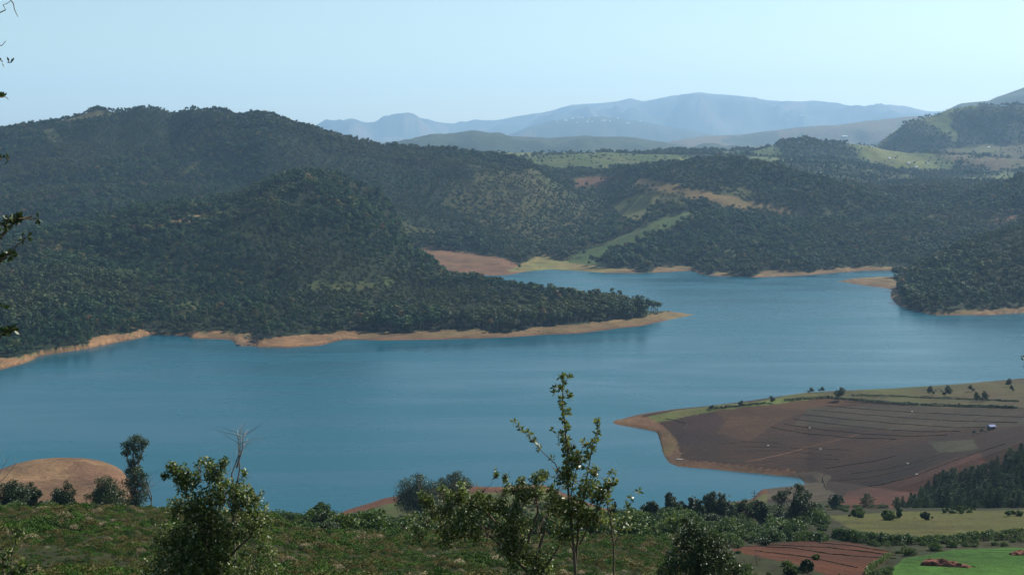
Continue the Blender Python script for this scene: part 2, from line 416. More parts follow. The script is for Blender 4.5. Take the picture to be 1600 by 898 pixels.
# irregular shore
shore_w = np.exp(-((Z - 0.5) / 3.0) ** 2) * np.clip((DG - 700) / 60, 0, 1)
Z += shore_w * (1.3 * fbm(XG / 60, DG / 90, 21, 3)) * np.clip(DG / 1500, 0.35, 1)
# unevenness of the near slopes
near = np.clip((DG - 20) / 50, 0, 1) * (DG < 700)
Z += near * np.clip(Z / 30, 0, 1) * (0.9 * fbm(XG / 22, DG / 22, 31, 3) * np.clip(DG / 300, 0.15, 1) + 0.12 * fbm(XG / 4, DG / 4, 33, 2))

ROW = YH + (H - Z) / DG * F
slope = (Z - H) / DG
runmax = np.maximum.accumulate(slope, axis=0)
prevmax = np.vstack([np.full((1, NI), -9.0), runmax[:-1]])
VIS = slope >= prevmax - 0.0004

def sample(arr, px, D):
    i = np.clip(np.interp(px, PXS, np.arange(NI)), 0, NI - 1.001)
    j = np.clip(np.interp(D, DS, np.arange(NJ)), 0, NJ - 1.001)
    i0 = np.floor(i).astype(int); j0 = np.floor(j).astype(int); fi = i - i0; fj = j - j0
    return (arr[j0, i0] * (1 - fi) * (1 - fj) + arr[j0, i0 + 1] * fi * (1 - fj) + arr[j0 + 1, i0] * (1 - fi) * fj + arr[j0 + 1, i0 + 1] * fi * fj)
def ground(px, D):          # world point on the ground
    return Vector(((px - 800) / F * D, D, float(sample(Z, px, D))))
def hit(px, row, dmin=3):   # first ground point a sight line meets
    i = int(np.argmin(abs(PXS - px)))
    js = np.where((ROW[:, i] <= row) & (DS > dmin))[0]
    D = DS[js[0]] if len(js) else 12000
    return ground(px, D)
def pt(px, row, D):         # a point in the air
    return np.array([(px - 800) / F * D, D, H - (row - YH) / F * D])

def inpoly(P, R, poly):
    poly = np.array(poly, float)
    out = np.zeros(P.shape, bool)
    x0, y0 = poly.min(0); x1, y1 = poly.max(0)
    sel = (P >= x0) & (P <= x1) & (R >= y0) & (R <= y1)
    p, r = P[sel], R[sel]
    o = np.zeros(p.shape, bool)
    n = len(poly)
    for k in range(n):
        ax, ay = poly[k]; bx, by = poly[(k + 1) % n]
        c = ((ay > r) != (by > r)) & (p < (bx - ax) * (r - ay) / (by - ay + 1e-12) + ax)
        o ^= c
    out[sel] = o
    return out

# ---- land cover: colour and tree density
C = np.empty(Z.shape + (3,)); C[:] = (0.014, 0.022, 0.008)
DEN = np.ones_like(Z)
nA = fbm(XG / 60, DG / 60, 41, 4); nB = fbm(XG / 250, DG / 250, 42, 4); nC = fbm(XG / 9, DG / 9, 43, 3)
def mixc(a, b, t):
    t = np.clip(t, 0, 1)[..., None]
    return np.array(a) * (1 - t) + np.array(b) * t
def paint(mask, col, den=0.0, var=None):
    c = mixc(col, var if var is not None else tuple(x * 0.75 for x in col), 0.5 + nA * 0.9 + nC * 0.5)
    C[mask] = c[mask]; DEN[mask] = den
def region(poly, col, den=0.0, var=None, dmin=0, dmax=1e9, wob=1.0):
    w = np.clip(DG / 1200, 0.15, 1) * wob
    m = VIS & (DG > dmin) & (DG < dmax) & inpoly(PG + nA * 5 * w, ROW + nC * 1.2 * w + nA * 1.5 * w, poly)
    paint(m, col, den, var)
    return m
# foreground slope
fg = DG < 720
paint(fg, (0.026, 0.024, 0.008), 0, (0.018, 0.02, 0.006))
paint((DG < 720) & (nB > 0.15), (0.024, 0.028, 0.008), 0)
# far ridges: woods and farmland in patches
far_m = DG > 6400
paint(far_m, (0.022, 0.034, 0.014), 0, (0.04, 0.048, 0.02))
paint(far_m & (fbm(XG / 700, DG / 1100, 51, 5) > 0.18), (0.075, 0.08, 0.035), 0, (0.11, 0.07, 0.045))
mh = (DG > 3650) & (DG <= 6400)
paint(mh, (0.022, 0.032, 0.011), 1)
fm = fbm(XG / 260, DG / 320, 52, 4)
paint(mh & (fm > 0.05), (0.05, 0.08, 0.014), 0.3, (0.07, 0.078, 0.02))
paint(mh & (fm > 0.32), (0.11, 0.11, 0.03), 0.1, (0.08, 0.10, 0.02))
# bare banks round the lake
bz = 4.6 + 2.6 * nA + 0.9 * nC + 1.2 * nB
wood_to_water = np.zeros(Z.shape)
for cx, w_, d0, d1 in ((262, 34, 1200, 1800), (1102, 18, 2100, 2500), (1165, 26, 2100, 2500), (1432, 30, 1650, 2000), (1010, 14, 2150, 2450)):
    wood_to_water = np.maximum(wood_to_water, np.clip(1.3 - abs(PG - cx) / w_, 0, 1) * ((DG > d0) & (DG < d1)))
bz = bz * (1 - wood_to_water * 0.95)
bank = (Z < bz) & (DG > 1200) & (DG < 2420)
paint(bank, (0.155, 0.095, 0.048), 0, (0.11, 0.078, 0.034))
paint(bank & (Z > bz - 1.8) & (nB > -0.1), (0.13, 0.10, 0.04), 0, (0.17, 0.11, 0.05))
paint(bank & (Z < 0.9), (0.12, 0.065, 0.035), 0)
low = bank & (PG < 560)
strata = 0.5 + 0.5 * np.sin(Z * 6 + nA * 5 + nC * 2)
paint(bank & (nC + nB * 0.6 > 0.35), (0.10, 0.075, 0.03), 0, (0.14, 0.08, 0.04))
paint(low & (nA + nC * 0.7 > -0.15) & (Z > 0.9), (0.23, 0.12, 0.06), 0, (0.17, 0.10, 0.048))
C[bank] *= (0.7 + 0.45 * strata[bank])[:, None]
# grassy openings in the woods, and the open scrub of the valley behind the inlet
op = (DG > 1350) & (DG < 3650) & (Z > 9) & (fbm(XG / 75, DG / 95, 57, 4) > 0.44)
paint(op, (0.04, 0.055, 0.013), 0.5, (0.055, 0.05, 0.018))
region([(700, 285), (780, 262), (880, 262), (1000, 275), (1060, 300), (1020, 340), (960, 375), (880, 405), (830, 405), (790, 395), (740, 350), (690, 320)], (0.034, 0.044, 0.012), 0.75, (0.055, 0.05, 0.018), 2300, wob=1.5)
# clearings, and last a painted sunlit patch of wood
region([(628, 398), (642, 389), (672, 385), (700, 391), (745, 396), (792, 404), (820, 418), (800, 432), (740, 432), (700, 425), (650, 415)], (0.11, 0.056, 0.028), 0.01, (0.125, 0.072, 0.038), 2150)
region([(790, 424), (815, 412), (845, 398), (858, 402), (905, 412), (975, 421), (940, 427), (870, 423)], (0.12, 0.12, 0.035), 0.02, (0.15, 0.105, 0.045))
region([(885, 408), (900, 396), (950, 378), (1000, 358), (1040, 338), (1090, 330), (1075, 345), (1030, 362), (985, 385), (950, 395), (940, 414), (905, 413)], (0.030, 0.056, 0.013), 0.05, (0.045, 0.062, 0.015))
region([(955, 322), (985, 308), (1022, 303), (1028, 312), (1008, 338), (978, 348), (966, 335)], (0.12, 0.11, 0.03), 0.02, (0.08, 0.085, 0.02))
region([(890, 288), (905, 278), (960, 273), (990, 277), (975, 285), (935, 291), (900, 293)], (0.10, 0.05, 0.025), 0.04, wob=0.7)
region([(985, 276), (1050, 287), (1110, 300), (1180, 316), (1236, 326), (1238, 336), (1170, 327), (1090, 312), (1040, 301), (992, 286)], (0.15, 0.095, 0.042), 0.03, (0.11, 0.08, 0.028), wob=0.5)
region([(1000, 296), (1060, 303), (1078, 315), (1050, 322), (1020, 306)], (0.06, 0.06, 0.018), 0.4)
region([(820, 262), (850, 242), (940, 234), (1010, 240), (1060, 246), (1030, 262), (960, 264), (880, 268)], (0.042, 0.066, 0.012), 0.16, (0.06, 0.066, 0.016), dmin=3300)
region([(246, 346), (265, 338), (300, 336), (332, 336), (325, 343), (280, 348)], (0.16, 0.11, 0.055), 0.1, wob=0.7)
region([(85, 192), (120, 180), (150, 174), (188, 177), (160, 184), (120, 190)], (0.09, 0.08, 0.035), 0.03, wob=0.5)
region([(60, 205), (85, 200), (100, 218), (85, 226)], (0.13, 0.13, 0.05), 0.1)
region([(1455, 238), (1500, 230), (1600, 225), (1700, 225), (1700, 264), (1570, 268), (1520, 262), (1480, 248)], (0.07, 0.042, 0.022), 0.15, (0.06, 0.06, 0.02))
region([(1490, 232), (1560, 228), (1575, 236), (1510, 242)], (0.085, 0.09, 0.03), 0.02)
region([(1535, 350), (1560, 340), (1600, 336), (1600, 342), (1550, 352)], (0.12, 0.065, 0.035), 0.2)
region([(1180, 232), (1210, 226), (1225, 238), (1215, 258), (1190, 262), (1170, 250)], (0.075, 0.10, 0.026), 0.1)
region([(140, 420), (210, 398), (250, 410), (230, 440), (160, 450)], (0.03, 0.05, 0.012), 0.8, wob=2.0)  # no clearing: sunlight on the trees put in as a lighter ground colour
# the ploughed point
pt_m = (DG > 700) & (DG < 1300) & (PG > 955) & (Z > -1)
paint(pt_m, (0.033, 0.0135, 0.0048), 0, (0.022, 0.0098, 0.004))
furrow = 0.5 + 0.5 * np.sin((DG - 0.0016 * (XG - 150) ** 2) * 0.62 + nB * 4)
C[pt_m] *= (0.78 + 0.32 * furrow[pt_m] + 0.5 * nC[pt_m] * 0.5 + 0.35 * nB[pt_m])[:, None]
region([(1110, 640), (1200, 628), (1310, 616), (1330, 628), (1230, 650), (1170, 690), (1120, 676), (1135, 655)], (0.047, 0.022, 0.0085), 0, (0.034, 0.016, 0.0065), 700, 1300)
region([(1045, 652), (1110, 642), (1128, 652), (1122, 668), (1100, 690), (1085, 700), (1060, 690), (1052, 668)], (0.024, 0.0095, 0.006), 0, None, 700, 1300)
region([(1260, 636), (1400, 632), (1600, 640), (1600, 665), (1420, 672), (1240, 664)], (0.033, 0.024, 0.013), 0, (0.027, 0.018, 0.010), 700, 1300)
region([(980, 656), (1060, 640), (1180, 626), (1260, 612), (1320, 608), (1320, 618), (1200, 631), (1110, 642), (1050, 655), (1010, 662)], (0.062, 0.078, 0.015), 0, (0.07, 0.055, 0.018), 700, 1300)
region([(1250, 612), (1400, 604), (1700, 585), (1700, 640), (1450, 636), (1330, 624)], (0.055, 0.038, 0.016), 0, (0.048, 0.05, 0.014), 700, 1300)
region([(1300, 800), (1325, 768), (1400, 752), (1480, 720), (1530, 706), (1540, 722), (1470, 748), (1400, 800)], (0.062, 0.021, 0.011), 0, (0.036, 0.014, 0.008), 600, 1300)
region([(1450, 690), (1520, 686), (1530, 702), (1470, 708)], (0.045, 0.04, 0.02), 0, None, 700, 1300)
bk = pt_m & (Z < 2.4 + nC * 0.5) & (PG < 1330)
paint(bk, (0.095, 0.048, 0.026), 0, (0.07, 0.04, 0.02))
region([(1034, 486), (1100, 486), (1100, 500), (1034, 500)], (0.15, 0.11, 0.05), 0, None, 1500, 1760)
region([(955, 655), (1010, 650), (1040, 668), (1060, 690), (1050, 712), (1030, 712), (1020, 676), (960, 668)], (0.11, 0.052, 0.028), 0, (0.085, 0.06, 0.02), 700, 1300)
region([(1225, 740), (1275, 736), (1300, 744), (1288, 760), (1318, 778), (1270, 785), (1180, 778), (1190, 757)], (0.065, 0.045, 0.03), 0, (0.045, 0.034, 0.02), 690, 1000)
# knoll
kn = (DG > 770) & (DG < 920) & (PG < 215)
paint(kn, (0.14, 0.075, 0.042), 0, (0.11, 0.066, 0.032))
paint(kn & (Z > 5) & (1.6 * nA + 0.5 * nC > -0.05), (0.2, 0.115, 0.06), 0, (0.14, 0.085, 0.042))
# near shore of the small headland
hd = (DG > 560) & (DG < 860) & (PG > 480) & (PG < 1200)
paint(hd, (0.045, 0.058, 0.012), 0, (0.06, 0.055, 0.016))
paint(hd & (Z < 10 + 3 * nA), (0.10, 0.04, 0.02), 0, (0.07, 0.03, 0.015))
# plots in the lower right corner
region([(1296, 806), (1400, 799), (1620, 796), (1700, 800), (1700, 842), (1500, 845), (1420, 842), (1330, 826)], (0.048, 0.062, 0.010), 0, (0.06, 0.056, 0.012), 300, 650)
region([(1370, 910), (1412, 872), (1490, 858), (1700, 852), (1700, 910)], (0.022, 0.08, 0.005), 0, (0.035, 0.095, 0.008), 200, 340)
plot = region([(1140, 858), (1180, 850), (1260, 845), (1330, 847), (1400, 862), (1382, 878), (1345, 905), (1310, 905), (1250, 882), (1170, 866)], (0.070, 0.021, 0.008), 0, (0.048, 0.015, 0.006), 200, 360)
# lake bed
paint((Z < -1.2) & (DG < 2600), (0.10, 0.09, 0.06), 0)

v = np.stack([XG, DG, Z], -1).reshape(-1, 3)
jj, ii = np.meshgrid(np.arange(NJ - 1), np.arange(NI - 1), indexing='ij')
q = np.stack([jj * NI + ii, jj * NI + ii + 1, (jj + 1) * NI + ii + 1, (jj + 1) * NI + ii], -1).reshape(-1, 4)
me = np_mesh('ground', v, [q], True)
ca = me.color_attributes.new('cover', 'FLOAT_COLOR', 'POINT')
ca.data.foreach_set('color', np.concatenate([C, np.ones(Z.shape + (1,))], -1).astype(np.float32).ravel())

m, n, l, b = nmat('ground')
at = n.new('ShaderNodeAttribute'); at.attribute_name = 'cover'
geo = n.new('ShaderNodeNewGeometry')
nz = n.new('ShaderNodeTexNoise'); nz.inputs['Scale'].default_value = 0.35; nz.inputs['Detail'].default_value = 6; nz.inputs['Roughness'].default_value = 0.65
l.new(geo.outputs['Position'], nz.inputs['Vector'])
nz2 = n.new('ShaderNodeTexNoise'); nz2.inputs['Scale'].default_value = 0.03; nz2.inputs['Detail'].default_value = 6
l.new(geo.outputs['Position'], nz2.inputs['Vector'])
sm = n.new('ShaderNodeMath'); sm.operation = 'ADD'; l.new(nz.outputs[0], sm.inputs[0]); l.new(nz2.outputs[0], sm.inputs[1])
mr = n.new('ShaderNodeMapRange'); mr.inputs[1].default_value = 0.6; mr.inputs[2].default_value = 1.4; mr.inputs[3].default_value = 0.32; mr.inputs[4].default_value = 1.42
l.new(sm.outputs[0], mr.inputs[0])
vm = n.new('ShaderNodeVectorMath'); vm.operation = 'SCALE'; l.new(at.outputs['Color'], vm.inputs[0]); l.new(mr.outputs[0], vm.inputs['Scale'])
l.new(vm.outputs[0], b.inputs['Base Color'])
b.inputs['Roughness'].default_value = 0.95; b.inputs['Specular IOR Level'].default_value = 0.1
bp = n.new('ShaderNodeBump'); bp.inputs['Strength'].default_value = 0.7; bp.inputs['Distance'].default_value = 1.2
l.new(nz.outputs[0], bp.inputs['Height']); l.new(bp.outputs[0], b.inputs['Normal'])
M['ground'] = m
tag(link('ground', me, m), kind='structure')

# ------------------------------------------------------------------ lake
m, n, l, b = nmat('lake_water')
geo = n.new('ShaderNodeNewGeometry')
mp = n.new('ShaderNodeMapping'); mp.inputs['Rotation'].default_value = (0, 0, math.radians(-18)); mp.inputs['Scale'].default_value = (0.0022, 0.009, 1)
l.new(geo.outputs['Position'], mp.inputs[0])
wz = n.new('ShaderNodeTexNoise'); wz.inputs['Scale'].default_value = 1.6; wz.inputs['Detail'].default_value = 3; wz.inputs['Roughness'].default_value = 0.6; wz.inputs['Distortion'].default_value = 0.6
l.new(mp.outputs[0], wz.inputs['Vector'])
cr = ramp(n, [(0.3, (0.002, 0.044, 0.068)), (0.7, (0.004, 0.060, 0.085))]); l.new(wz.outputs[0], cr.inputs[0])
l.new(cr.outputs[0], b.inputs['Base Color'])
rr = n.new('ShaderNodeMapRange'); rr.inputs[1].default_value = 0.35; rr.inputs[2].default_value = 0.65; rr.inputs[3].default_value = 0.2; rr.inputs[4].default_value = 0.32
l.new(wz.outputs[0], rr.inputs[0]); l.new(rr.outputs[0], b.inputs['Roughness'])
b.inputs['IOR'].default_value = 1.333; b.inputs['Specular IOR Level'].default_value = 0.2
rip = n.new('ShaderNodeTexNoise'); rip.inputs['Scale'].default_value = 0.35; rip.inputs['Detail'].default_value = 4
mp2 = n.new('ShaderNodeMapping'); mp2.inputs['Rotation'].default_value = (0, 0, math.radians(-15)); mp2.inputs['Scale'].default_value = (0.5, 1.3, 1)
l.new(geo.outputs['Position'], mp2.inputs[0]); l.new(mp2.outputs[0], rip.inputs['Vector'])
bp = n.new('ShaderNodeBump'); bp.inputs['Strength'].default_value = 0.3; bp.inputs['Distance'].default_value = 0.25
l.new(rip.outputs[0], bp.inputs['Height']); l.new(bp.outputs[0], b.inputs['Normal'])
me = np_mesh('lake_water', [(-3500, 640, 0), (4200, 640, 0), (4200, 2900, 0), (-3500, 2900, 0)], [np.array([[0, 1, 2, 3]])])
tag(link('lake_water', me, m), kind='structure')

# ------------------------------------------------------------------ haze
mb = MB(); mb.box((0, 15600, 860), (20000, 16300, 880)); hz_me = mb.mesh('haze')
hz = link('haze', hz_me); tag(hz, kind='stuff')
m = bpy.data.materials.new('haze'); m.use_nodes = True
n, l = m.node_tree.nodes, m.node_tree.links
for x in list(n):
    if x.type != 'OUTPUT_MATERIAL': n.remove(x)
pv = n.new('ShaderNodeVolumePrincipled')
pv.inputs['Color'].default_value = (0.42, 0.68, 1.0, 1)
pv.inputs['Density'].default_value = 0.000038
pv.inputs['Anisotropy'].default_value = 0.2
l.new(pv.outputs[0], n['Material Output'].inputs['Volume'])
hz_me.materials.append(m)

# ------------------------------------------------------------------ tree builders (local coordinates, base at z = 0)
def crown_points(blobs, n, r, shell=0.55):
    """points in the outer part of ellipsoid blobs, none deep inside another blob"""
    cs = np.array([bb[0] for bb in blobs], float); rs = np.array([bb[1] for bb in blobs], float)
    w = (rs[:, 0] * rs[:, 1] + rs[:, 0] * rs[:, 2] + rs[:, 1] * rs[:, 2]); w /= w.sum()
    k = r.choice(len(blobs), n, p=w)
    d = r.normal(size=(n, 3)); d /= np.linalg.norm(d, axis=1)[:, None]
    rad = r.uniform(shell ** 2, 1.0, n) ** 0.5 * r.uniform(0.85, 1.12, n)
    return cs[k] + d * rs[k] * rad[:, None], d

def far_tree(kind, seed):
    r = np.random.default_rng(seed)
    h = 12.0
    blobs = []
    if kind == 'round':
        for _ in range(7):
            a = r.uniform(0, 6.28); q_ = r.uniform(0.6, 2.3)
            s_ = r.uniform(1.3, 2.1)
            blobs.append(((math.cos(a) * q_, math.sin(a) * q_, r.uniform(5.2, 9.6)), (s_, s_, s_ * 0.85)))
        th = 6
    elif kind == 'tall':
        for k in range(7):
            z_ = 4.2 + k * 1.3; s_ = r.uniform(0.9, 1.6) * (1.15 - 0.08 * k)
            blobs.append(((r.uniform(-0.9, 0.9), r.uniform(-0.9, 0.9), z_), (s_, s_, s_)))
        th = 10
    else:
        for k in range(7):
            z_ = 2.6 + k * 1.45; s_ = 2.3 * (1 - k / 8.0) + 0.25
            blobs.append(((r.uniform(-0.3, 0.3), r.uniform(-0.3, 0.3), z_), (s_, s_, 1.0)))
        th = 11
    mb = MB()
    p, d = crown_points(blobs, 250, r, 0.5)
    mb.leaves(p, 1.15, 0.95, d, 0.62, r)
    tb = MB(); tb.tube([(0, 0, -1.5), (0.1, 0, th * 0.5), (0.0, 0.1, th)], 0.26, 0.1, 5)
    for k in range(3):
        a = r.uniform(0, 6.28); tb.tube([(0, 0, th * 0.45), (math.cos(a) * 1.4, math.sin(a) * 1.4, th * 0.45 + 2.4)], 0.12, 0.04, 4)
    return mb.mesh('crown'), tb.mesh('trunk')

def mesh_tree(name, loc, h, blobs, nleaf, leaf, mat, seed, label, cat='tree', group=None, trunk_r=None, th=None, lean=(0, 0), shell=0.4, bias=0.3, rz=0.0, limbs=True, narrow=0.55, gnarl=0.05, kt=-0.22):
    """blobs in units of h"""
    r = np.random.default_rng(seed)
    root = empty(name, loc, rz, label, cat, group)
    B = [(np.array(c) * h, np.array(s) * h) for c, s in blobs]
    mb = MB()
    p, d = crown_points(B, nleaf, r, shell)
    keep = fbm(p[:, 0] / (h * 0.15) + seed, p[:, 2] / (h * 0.15) + p[:, 1] / (h * 0.2), seed, 3) > kt
    p, d = p[keep], d[keep]
    p = p[p[:, 2] > 0.02]; d = d[:len(p)]
    mb.leaves(p, leaf, leaf * narrow, d, bias, r)
    crown = link('crown', mb.mesh('crown'), M[mat] if isinstance(mat, str) else mat, root)
    tb = MB(); tr = trunk_r or h * 0.018; th = (th or 0.75) * h
    zs = np.linspace(0, 1, 7)
    jx = np.cumsum(r.normal(0, gnarl, 7)) * h * 0.12; jy = np.cumsum(r.normal(0, gnarl, 7)) * h * 0.12
    tp = np.stack([lean[0] * h * zs + jx * zs, lean[1] * h * zs + jy * zs, zs * th - 0.4 * (zs == 0)], -1)
    tb.tube(tp, tr, tr * 0.35, 7)
    if limbs:
        for c, s in B:
            t0 = np.clip((c[2] * r.uniform(0.35, 0.75)) / th, 0.12, 0.95)
            a = np.array([np.interp(t0, zs, tp[:, k]) for k in range(3)])
            mid = (a + c) / 2 + r.normal(0, 0.03 * h, 3) * (1, 1, 0.4)
            tb.tube([a, mid, c, c + (0, 0, s[2] * 0.6)], tr * 0.45, tr * 0.12, 5)
            for _ in range(3):
                e = c + r.normal(size=3) * s * 0.6
                tb.tube([mid, (mid + e) / 2 + r.normal(0, 0.02 * h, 3), e], tr * 0.2, tr * 0.06, 4)
    trunk = link('trunk', tb.mesh('trunk', True), M['bark'], root)
    CHILD[root] = [crown, trunk]
    return root

def dome_blobs(seed, n=9, zc=0.6, rx=0.33, rz=0.28, s=0.17):
    r = np.random.default_rng(seed); out = []
    for k in range(n):
        a = r.uniform(0, 6.28); q_ = math.sqrt(r.uniform(0.05, 1)) * rx; z_ = zc + r.uniform(-1, 1) * rz * (1 - (q_ / (rx + 0.01)) ** 2 * 0.6)
        s_ = s * r.uniform(0.5, 1.35)
        out.append(((math.cos(a) * q_, math.sin(a) * q_, z_), (s_, s_, s_ * 0.85)))
    return out

# ---- geometry-node scatter for what nobody could count
def scatter(name, protos, P, S, R, K, label, cat):
    me = bpy.data.meshes.new(name)
    me.vertices.add(len(P)); me.vertices.foreach_set('co', np.asarray(P, np.float32).ravel())
    for an, arr in (('scl', S), ('rot', R)):
        a = me.attributes.new(an, 'FLOAT_VECTOR', 'POINT'); a.data.foreach_set('vector', np.asarray(arr, np.float32).ravel())
    a = me.attributes.new('idx', 'INT', 'POINT'); a.data.foreach_set('value', np.asarray(K, np.int32))
    me.update()
    o = link(name, me)
    ng = bpy.data.node_groups.new(name, 'GeometryNodeTree')
    ng.interface.new_socket('Geometry', in_out='INPUT', socket_type='NodeSocketGeometry')
    ng.interface.new_socket('Geometry', in_out='OUTPUT', socket_type='NodeSocketGeometry')
    n, l = ng.nodes, ng.links
    gi, go = n.new('NodeGroupInput'), n.new('NodeGroupOutput')
    mp = n.new('GeometryNodeMeshToPoints'); l.new(gi.outputs[0], mp.inputs[0])
    join = n.new('GeometryNodeJoinGeometry')
    for pr in reversed(protos):                 # a proto is a list of objects that make one instance
        g2i = n.new('GeometryNodeGeometryToInstance')
        for ob in pr:
            oi = n.new('GeometryNodeObjectInfo'); oi.inputs['Object'].default_value = ob; oi.inputs['As Instance'].default_value = False
            l.new(oi.outputs['Geometry'], g2i.inputs[0])
        l.new(g2i.outputs[0], join.inputs[0])
    iop = n.new('GeometryNodeInstanceOnPoints')
    l.new(mp.outputs[0], iop.inputs['Points']); l.new(join.outputs[0], iop.inputs['Instance'])
    iop.inputs['Pick Instance'].default_value = True
    for an, ty, sk in (('idx', 'INT', 'Instance Index'), ('rot', 'FLOAT_VECTOR', 'Rotation'), ('scl', 'FLOAT_VECTOR', 'Scale')):
        na = n.new('GeometryNodeInputNamedAttribute'); na.data_type = ty; na.inputs[0].default_value = an
        l.new(na.outputs[0], iop.inputs[sk])
    l.new(iop.outputs[0], go.inputs[0])
    md = o.modifiers.new('scatter', 'NODES'); md.node_group = ng
    return tag(o, label, cat, kind='stuff')

# ------------------------------------------------------------------ the forests
pts = []
def forest_band(d0, d1, sp):
    w0 = (-120 - 800) / F * d1; w1 = (1720 - 800) / F * d1
    xs = np.arange(w0, w1, sp); ys = np.arange(d0, d1, sp)
    X, Y = np.meshgrid(xs, ys); X = X + rng.uniform(-.48, .48, X.shape) * sp; Y = Y + rng.uniform(-.48, .48, Y.shape) * sp
    X, Y = X.ravel(), Y.ravel()
    px = X / Y * F + 800
    k = (px > -110) & (px < 1710); X, Y, px = X[k], Y[k], px[k]
    z = sample(Z, px, Y); den = sample(DEN, px, Y)
    pm = sample(prevmax, px, Y)
    top = (z + 26 - H) / Y
    gap = fbm(X / 26, Y / 26, 81, 3)
    k = (top > pm) & (z > 0.7) & ~((px > 1032) & (px < 1110) & (Y < 1800)) & (rng.uniform(size=len(X)) < den * np.clip(1.3 + 1.3 * gap, 0.5, 1))
    return np.stack([X[k], Y[k], z[k], px[k]], -1)
A1 = forest_band(1230, 2480, 5.7); A2 = forest_band(2480, 3650, 6.0); A3 = forest_band(3650, 6300, 10.5)
A = np.concatenate([A1, A2, A3])
big = np.concatenate([np.ones(len(A1)) * 0.95, np.ones(len(A2)) * 0.9, np.ones(len(A3)) * 1.25])
Ys = A[:, 1]
nsz = fbm(A[:, 0] / 70, Ys / 70, 61, 4)
nk = fbm(A[:, 0] / 300, Ys / 300, 62, 3)
hs = big * (1.05 + 0.45 * nsz) * rng.uniform(0.5, 1.4, len(A))
hs *= np.where(nk > 0.15, 0.85, np.where(nk < -0.15, 1.2, 1.0))
hs *= np.where(sample(DEN, A[:, 3], Ys) < 0.5, 0.6, 1)
wd = (0.35 + 0.8 * hs) * rng.uniform(0.8, 1.45, len(A)) * np.where(nk > 0.1, 0.8, 1.2)
kinds = np.where(nk + rng.normal(0, 0.22, len(A)) > -0.08, rng.integers(3, 6, len(A)), rng.integers(0, 3, len(A)))
print('forest trees', len(A))

PROTO = []
for k, (kd, nm) in enumerate([('round', 'broadleaf_tree'), ('round', 'broadleaf_tree'), ('round', 'broadleaf_tree'), ('tall', 'eucalyptus_tree'), ('tall', 'eucalyptus_tree'), ('cone', 'conifer_tree')]):
    cm, tm = far_tree(kd, 100 + k)
    PROTO.append((nm, cm, tm))
# the 300 that show largest stand as trees of their own
vis_now = ((A[:, 2] + 8 * hs - H) / Ys > sample(prevmax, A[:, 3], Ys)) & (A[:, 3] > 0) & (A[:, 3] < 1600)
score = np.where(vis_now, 12 * hs * F / Ys, 0)
order = np.argsort(-score)[:300]
chosen = np.zeros(len(A), bool); chosen[order] = True
src = {}
for i in order:
    k = int(kinds[i]); nm, cm, tm = PROTO[k]
    x, y, z, px = A[i]
    shape = ('round-crowned', 'round-crowned', 'round-crowned', 'tall narrow', 'tall narrow', 'pointed')[k]
    if px < 240: where, g = 'above the reddish beach at the left edge of the lake', 'forest trees by the left beach'
    elif px < 420: where, g = 'behind the two shaded coves left of the wooded peninsula', 'forest trees by the shaded coves'
    elif px < 700: where, g = 'on the root of the wooded peninsula above its brown bank', 'forest trees at the root of the peninsula'
    elif px < 900: where, g = 'halfway along the wooded peninsula, above its brown bank', 'forest trees along the middle of the peninsula'
    elif px < 1200: where, g = 'near the bare tip of the wooded peninsula', 'forest trees near the tip of the peninsula'
    else: where, g = 'above the bank of the wooded hill across the lake, right side', 'forest trees on the wooded hill at the right'
    t = empty(nm, (x, y, z - 0.3), rng.uniform(0, 6.28), '%s tree %s' % (shape, where), 'tree', g + ', ' + shape)
    t.scale = (wd[i], wd[i], hs[i])
    if k not in src:
        c_ = link('crown', cm, M['pine'] if k == 5 else M['forest'], t); r_ = link('trunk', tm, M['bark'], t)
        src[k] = (c_, r_)
    else:
        c_, r_ = src[k][0].copy(), src[k][1].copy()
        for o in (c_, r_): COL.objects.link(o); o.parent = t
for k in range(6):
    if k not in src:        # unlikely: make sure every kind has a standing source
        nm, cm, tm = PROTO[k]; i = np.where((kinds == k) & vis_now)[0][0]; x, y, z, px = A[i]; chosen[i] = True
        t = empty(nm, (x, y, z - 0.3), 0, 'dark green tree in the forest above the lake', 'tree'); t.scale = (wd[i], wd[i], hs[i])
        src[k] = (link('crown', cm, M['pine'] if k == 5 else M['forest'], t), link('trunk', tm, M['bark'], t))
for o in list(COL.objects):
    if o.parent is not None: CHILD.setdefault(o.parent, []).append(o) if o not in CHILD.get(o.parent, []) else None
rest = ~chosen
R3 = np.zeros((len(A), 3)); R3[:, 2] = rng.uniform(0, 6.28, len(A))
S3 = np.stack([wd, wd, hs], -1); P3 = A[:, :3] - (0, 0, 0.3)
protos = [[src[k][0], src[k][1]] for k in range(6)]
for nm, d0, d1, lab in (('peninsula_forest', 0, 2460, 'dense dark forest covering the peninsula and the hills round the lake'),
                        ('mountain_forest', 2460, 3650, 'hazy bluish green forest covering the mountain sides behind the lake'),
                        ('distant_forest', 3650, 9e9, 'small hazy trees scattered over the far farm hills')):
    k = rest & (Ys >= d0) & (Ys < d1)
    scatter(nm, protos, P3[k], S3[k], R3[k], kinds[k], lab, 'forest')

